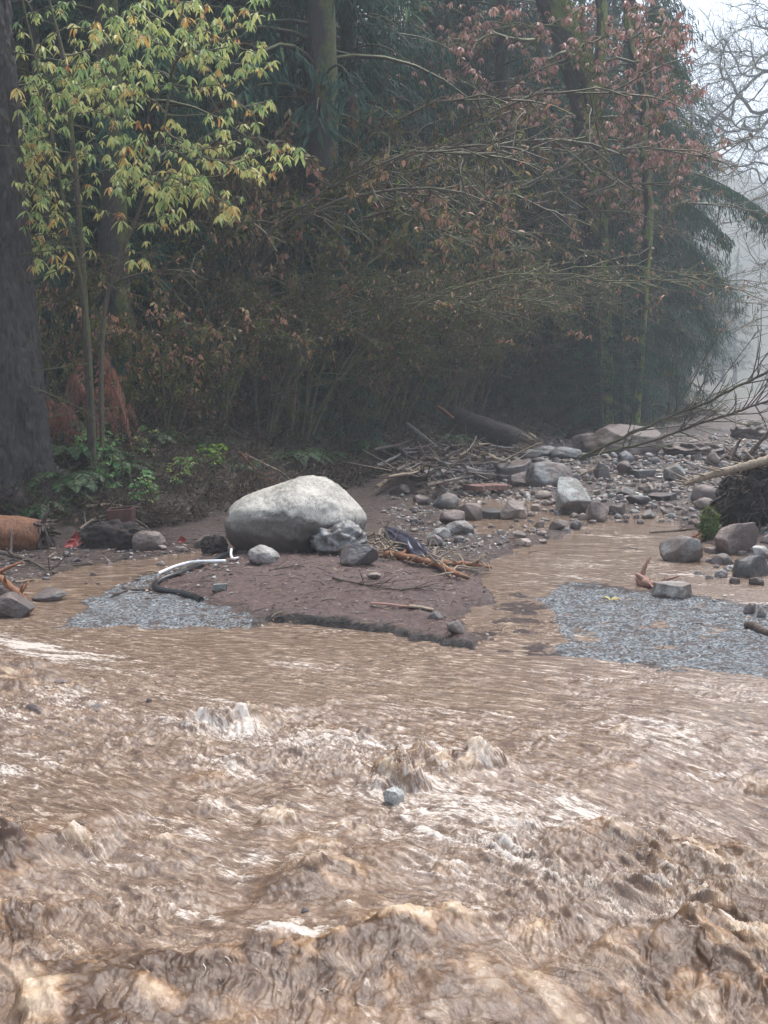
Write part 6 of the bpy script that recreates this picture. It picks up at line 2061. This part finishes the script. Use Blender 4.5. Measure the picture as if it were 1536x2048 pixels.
def plank(name, label, a, b, wid, thick, mat, lift=0.0, cat="plank", la=0.0, lb=0.0, seed=1):
    rg = np.random.default_rng(seed)
    p, q = ground_hit(*a) + [0, 0, thick + lift + la], ground_hit(*b) + [0, 0, thick + lift + lb]
    d = q - p; L = np.linalg.norm(d); d /= L; s = np.cross(d, [0, 0, 1.0]); s /= np.linalg.norm(s); u = np.cross(s, d)
    n = 14; V = []
    for i in range(n):
        t = i / (n - 1); w = wid * (0.5 + 0.05 * rg.normal()) * (1 if 0 < i < n - 1 else rg.uniform(.55, .9))
        c = d * L * t + u * 0.004 * math.sin(5 * t)
        V += [c - s * w, c + s * w, c + s * w + u * thick, c - s * w + u * thick]
    Q = []
    for i in range(n - 1):
        for j in range(4): Q.append([4 * i + j, 4 * i + (j + 1) % 4, 4 * i + 4 + (j + 1) % 4, 4 * i + 4 + j])
    Q += [[3, 2, 1, 0], [4 * n - 4, 4 * n - 3, 4 * n - 2, 4 * n - 1]]
    mb = MB(); mb.add(V, Q)
    return tag(mb.build(name, mat, None, False, tuple(p)), label, cat)


M_pink = bark_material("pinkish_wood", (0.22, 0.11, 0.08), (0.46, 0.27, 0.20), 0.0, 3)
plank("plank", "narrow pinkish splinter of board lying on the red mud", (741, 1212), (822, 1219), 0.035, 0.012, M_pink)
plank("plank", "pale torn board piece right of the pinkish splinter", (818, 1220), (866, 1224), 0.09, 0.012, M_wood, seed=3)
plank("plank", "flat reddish brown board lying in the mud in front of the driftwood", (940, 990), (1006, 986), 0.5, 0.08, simple_mat("red_brown_board", (0.21, 0.115, 0.09), 0.6), seed=4)

M_logdk = bark_material("dark_log_bark", (0.010, 0.008, 0.008), (0.085, 0.06, 0.048), 0.0, 1.2)
# -- driftwood pile below the forest edge
g = ground_hit(960, 905)
Yp = g[1]
broken_log("log", "big dark broken log sloping down into the driftwood pile", at(905, 836, Yp + 3), at(1046, 886, Yp + 0.5), 0.33, M_logdk, M_wood, 73, jag=0.3)
broken_log("log", "short dark log end with pale broken face left of the slanted rock", at(1150, 880, Yp + 7), at(1180, 880, Yp + 6), 0.28, M_logdk, M_wood, 74, jag=0.1)
plank("plank", "grey weathered plank sloping down in the driftwood pile", (812, 895), (880, 922), 0.22, 0.05, M_grey_w, 0.15, la=0.3, seed=5)
plank("plank", "orange broken board sticking out above the driftwood pile", (872, 872), (904, 884), 0.16, 0.05, M_orange, 0.3, la=0.35, lb=0.2, seed=6)
rg = np.random.default_rng(101)
for i in range(120):
    a, b = rg.uniform(780, 1030), rg.uniform(875, 962)
    if b - 880 > (1060 - a) * 0.55: continue
    L = rg.uniform(25, 120); th = rg.normal(0.16, 0.38)
    pale = rg.uniform() < 0.35
    stick("driftwood_stick", unique_label(("short " if L < 60 else "long ") + ("pale" if pale else "dark wet"), "stick in the driftwood pile" if L < 90 else "bent stick in the driftwood pile", a, b, [(975, 860, "big broken log"), (845, 905, "grey plank"), (888, 876, "orange board"), (970, 988, "brown board"), (1033, 945, "dark flat slab"), (893, 1005, "rounded grey stone"), (800, 985, "bank foot stone"), (1062, 910, "blue grey stone")])[0],
          [(a - L * .5 * math.cos(th), b - L * .5 * math.sin(th) * 0.7, rg.uniform(0.05, 0.5)), (a, b + rg.normal() * 4, rg.uniform(0.1, 0.45)), (a + L * .5 * math.cos(th), b + L * .5 * math.sin(th) * 0.7, rg.uniform(0.0, 0.3))],
          rg.uniform(0.016, 0.055), 0.010, M_wood if pale and i % 2 else (M_grey_w if pale else M_brownw), "driftwood", "sticks of the driftwood pile", seed=200 + i, twigs=rg.integers(0, 5), tw_len=0.5, n=14, k=6)
stick("branch", "curved pale forked root standing on the bank above the large boulder", [(490, 905, 0.35), (530, 925, 0.35), (560, 940, 0.22), (578, 962, 0.0)], 0.022, 0.014, M_wood, seed=21, twigs=3, tw_len=0.5)
stick("branch", "reddish stick rising from the bank left of the curved pale root", [(480, 895, 0.5), (505, 930, 0.3), (545, 968, 0.0)], 0.020, 0.014, M_root, seed=22, twigs=5, tw_len=0.3)
stick("branch", "short orange stick lying on the bank behind the large boulder", [(512, 955, 0.05), (552, 966, 0.0)], 0.018, 0.012, M_root, seed=23)
stick("branch", "pale forked stick lying among stones below the fallen branches", [(1150, 958), (1175, 940, 0.1), (1200, 925, 0.2)], 0.028, 0.014, M_wood, seed=24, twigs=4, tw_len=0.5)
stick("branch", "thin dark stick across the mud above the right channel", [(1300, 1068), (1390, 1062)], 0.02, 0.012, M_brownw, seed=25, twigs=2)
stick("branch", "dark stick lying at the right edge of the grey gravel", [(1494, 1256), (1530, 1270), (1580, 1290)], 0.035, 0.028, M_brownw, seed=26, twigs=1)
stick("branch", "brown wet driftwood knot left of the long pale stone", [(1282, 1168), (1300, 1172, 0.04), (1325, 1180, .02)], 0.06, 0.03, M_pink, seed=27, twigs=6, tw_len=0.25)


# -- long fallen branches reaching in from the right
def fallen():
    rg = np.random.default_rng(111)
    g = ground_hit(1160, 920)
    Y = g[1]
    root = empty("fallen_tree", tuple(g), "long leafless fallen limbs slanting up to the right over the stones", "branch")
    A = [at(1160, 918, Y), at(1200, 900, Y - .5), at(1245, 878, Y - 1), at(1300, 850, Y - 1.5), at(1350, 825, Y - 2), at(1420, 800, Y - 3), at(1540, 745, Y - 4), at(1640, 700, Y - 5)]
    B = [at(1165, 916, Y), at(1230, 905, Y - .6), at(1300, 888, Y - 1.2), at(1380, 855, Y - 2), at(1450, 835, Y - 3), at(1540, 798, Y - 4), at(1640, 765, Y - 5)]
    mb = MB(); C_all = []
    for P, r in ((A, 0.040), (B, 0.034)):
        C = smooth_path(P, 50) - g
        C += np.cumsum(rg.normal(size=C.shape), 0) * 0.012
        mb.tubes(C, np.linspace(r, r * 0.5, 50), 7); C_all.append(C)
    mb.build("limb", M_twigm, root)
    tw = MB()
    for _ in range(64):
        C = C_all[rg.integers(0, 2)]; i = rg.integers(8, 49); d = C[i] - C[i - 1]; d /= np.linalg.norm(d)
        d = d * 0.8 + rg.normal(size=3) * [0.3, 0.5, 0.5] + [0, 0, 0.15]; L = rg.uniform(0.3, 1.8)
        P = smooth_path([C[i], C[i] + d * L * .5 + rg.normal(size=3) * .05, C[i] + d * L + [0, 0, .15 * L] + rg.normal(size=3) * .1], 9)
        tw.tubes(P, np.linspace(0.016, 0.006, 9), 4, cap=False)
        for _ in range(3):
            k = rg.integers(2, 8); e = (d + rg.normal(size=3) * 0.6) * L * 0.3
            tw.tubes(np.array([P[k], P[k] + e * .5 + rg.normal(size=3) * .02, P[k] + e]), np.array([.009, .007, .005]), 3, cap=False)
    tw.build("twigs", M_twig, root)


fallen()


# -- root ball with its broken log at the right
def rootwad():
    rg = np.random.default_rng(121)
    g = ground_hit(1480, 1068)
    Y = g[1] + 0.5
    root = empty("root_ball", (g[0], Y, g[2]), "upturned dark root ball with shredded roots at the right edge", "roots")
    c = np.array([g[0], Y, g[2]])
    V, F = rock_shape('lumpy', 501, 6)
    w = S(185, Y); V = V * [w, 0.9, S(150, Y)]
    V += [S(50, Y), 0, S(62, Y)]
    V[:, 2] += 0.25 * V[:, 0]
    nn = 0.05 * np.stack([fbm3(V, 6, k, 4) for k in range(3)], 1)
    make = make_mesh("soil", V + nn, None, F, M_soil, True); link("soil", make, root)
    mb = MB()
    for _ in range(420):
        i = rg.integers(0, len(V)); p = V[i] + nn[i]
        d = (p - [S(50, Y), 0, S(62, Y)]); d /= np.linalg.norm(d) + 1e-9
        d = d * 0.6 + rg.normal(size=3) * 0.5 + [0, 0, -0.25]; L = rg.uniform(0.06, 0.3)
        mb.tubes(smooth_path([p - d * .03, p + d * L * .5 + rg.normal(size=3) * .03, p + d * L + [0, 0, -0.1 * L]], 5), np.linspace(rg.uniform(.005, .02), 0.003, 5), 4, cap=False)
    mb.build("roots", M_brownw, root)
    lg = MB()
    P = [at(1368, 968, Y - .35) - c, at(1420, 950, Y - .35) - c, at(1480, 935, Y - .35) - c, at(1560, 915, Y - .3) - c]
    C = smooth_path(P, 30)
    lg.tubes(C, np.linspace(0.035, 0.065, 30) * (1 + 0.15 * rg.normal(size=30)), 8)
    for _ in range(26):
        i = rg.integers(0, 24); d = np.array([-0.8, 0, 0.1]) + rg.normal(size=3) * 0.4; L = rg.uniform(0.08, 0.3)
        lg.tubes(smooth_path([C[i], C[i] + d * L * .6, C[i] + d * L], 5), np.linspace(.016, .004, 5), 4)
    lg.build("splintered_log", M_wood, root)
    st = MB()
    for a, b, L, sc_ in ((1478, 920, 0.5, .05), (1500, 915, 0.4, .04), (1460, 905, 0.35, .035)):
        p = at(a, b, Y) - c
        for _ in range(3):
            d = rg.normal(size=3) * 0.7 + [0, 0, 0.35]
            st.tubes(smooth_path([p - [0, 0, .1], p + d * L * .4 + rg.normal(size=3) * .05, p + d * L * .8 + rg.normal(size=3) * .05], 7), np.linspace(sc_, .008, 7), 6)
    st.build("root_stubs", M_brownw, root)


rootwad()
rg = np.random.default_rng(131)
g = ground_hit(1418, 1078)
V, F = rock_shape('lumpy', 77, 4); V = V * [S(38, g[1]), 0.2, S(70, g[1])]; V[:, 2] -= V[:, 2].min() + 0.03
mossr = empty("mossy_stump", tuple(g), "bright green mossy piece of bark standing left of the root ball", "stump")
link("wood", make_mesh("wood", V, None, F, M_brownw, True), mossr)
n = 1500
k = rg.integers(0, len(V), n); D = V[k] - [0, 0, V[:, 2].mean()]; D /= np.linalg.norm(D, axis=1, keepdims=True)
mb = MB(); mb.leaves(V[k] + rg.normal(size=(n, 3)) * 0.004, D * 0.5 + rg.normal(size=(n, 3)) * 0.4 + [0, 0, -0.5], D, rg.uniform(0.02, 0.06, n), rg.uniform(0.01, 0.02, n), rg.uniform(0.4, 1, n), 0.1, 0.1)
M_moss2 = var_leaf("bright_moss", [(0.0, (0.04, 0.07, 0.01)), (0.6, (0.09, 0.15, 0.03)), (1.0, (0.17, 0.25, 0.05))], 0.2, 0.8, 0.1)
mb.build("moss", M_moss2, mossr)
for i, (a, b, c, d, l, m, lab) in enumerate([(1384, 1078, 1396, 1052, 0.22, M_root, "splintered orange stick leaning left of the mossy stump"), (1398, 1082, 1404, 1050, 0.25, M_pink, "pinkish splinter between the orange stick and the mossy stump")]):
    stick("branch", lab, [(a, b), (c, b - 4, l)], 0.022, 0.008, m, seed=300 + i, twigs=3, tw_len=0.1)

# -- twigs, bark chips and leaves lying about (uncountable litter)
def chips():
    rg = np.random.default_rng(141)
    mb = MB()
    for x0, x1, y0, y1, n, s0, s1 in [(420, 1000, 1110, 1280, 900, 2, 10), (1000, 1536, 1160, 1345, 240, 2, 10), (0, 460, 1080, 1180, 600, 2, 12), (760, 1400, 950, 1110, 600, 3, 12), (700, 1536, 893, 950, 700, 3, 14), (330, 700, 960, 1060, 500, 2, 8), (400, 560, 1215, 1262, 50, 3, 10)]:
        px_, py_ = rg.uniform(x0, x1, n), rg.uniform(y0, y1, n)
        zray = (1024 - py_) / FPX
        dz = CF[2] + CU[2] * zray; dy = CF[1] + CU[1] * zray; dx = (px_ - 768) / FPX
        t = -(CAM_H - 0.06) / dz
        X, Y = dx * t, dy * t
        ok = Y < 55; X, Y = X[ok], Y[ok]; n = len(X)
        Z = terrain(X, Y); ok = Z > water_level(Y) - 0.01; X, Y, Z = X[ok], Y[ok], Z[ok]; n = len(X)
        s = rg.uniform(s0, s1, n) / FPX * Y
        a = rg.uniform(0, 6.28, n)
        D = np.stack([np.cos(a), np.sin(a), rg.normal(size=n) * 0.15], 1)
        P = np.stack([X, Y, Z + 0.008], 1)
        h = n // 2
        mb.leaves(P[:h], D[:h], rg.normal(size=(h, 3)) * 0.3 + [0, 0, 1], s[:h] * 1.2, s[:h] * 0.6, rg.uniform(0, 1, h), 0.15, -0.05)
        q = P[h:]; m = len(q); L = s[h:, None] * 1.6
        mid = q + D[h:] * L + [0, 0, 0.01]; e = q + D[h:] * L * 2 + rg.normal(size=(m, 3)) * [0.02, 0.02, 0.008]
        mb.tubes(np.stack([q, mid, e], 1), np.ones((m, 3)) * (0.0035 + 0.002 * rg.uniform(size=(m, 1))) * (Y[h:, None] / 15), 4, rg.uniform(0, .95, m), cap=False)
    M = var_leaf("woody_litter", [(0.0, (0.02, 0.014, 0.012)), (0.4, (0.07, 0.045, 0.035)), (0.65, (0.17, 0.10, 0.075)), (0.85, (0.33, 0.23, 0.15)), (1.0, (0.50, 0.40, 0.27))], 0.1, 0.5)
    tag(mb.build("woody_litter", M), "scattered bark chips, twigs and fallen leaves on the mud", None, None, "stuff")


chips()
g = ground_hit(1222, 1203)
mb = MB(); mb.leaves(np.zeros((3, 3)), [[1, .3, .2], [.8, -.6, .15], [-.8, .4, .3]], [[0, 0, 1]] * 3, 0.07, 0.05, np.array([.8, .85, .78]), 0.2, -.1)
tag(mb.build("fallen_leaf", M_yellow, None, True, tuple(g + [0, 0, .01])), "yellow fallen leaf on the right grey gravel", "leaf")


# ================================================================ HAZE
def haze():
    V = [(x, y, z) for z in (-2.0, 110.0) for x, y in ((-500, -60), (500, -60), (500, 950), (-500, 950))]
    mb = MB(); mb.add(V, [[3, 2, 1, 0], [4, 5, 6, 7], [0, 1, 5, 4], [1, 2, 6, 5], [2, 3, 7, 6], [3, 0, 4, 7]])
    m = bpy.data.materials.new("haze"); m.use_nodes = True
    nt = m.node_tree; nt.nodes.clear()
    out = nt.nodes.new("ShaderNodeOutputMaterial"); v = nt.nodes.new("ShaderNodeVolumePrincipled")
    v.inputs['Color'].default_value = (0.87, 0.95, 1.0, 1); v.inputs['Density'].default_value = HAZE_DENSITY; v.inputs['Anisotropy'].default_value = 0.0
    nt.links.new(v.outputs[0], out.inputs['Volume'])
    tag(mb.build("haze", m, None, False), "pale rain mist filling the valley", None, None, "stuff")


HAZE_DENSITY = 0.0022
haze()
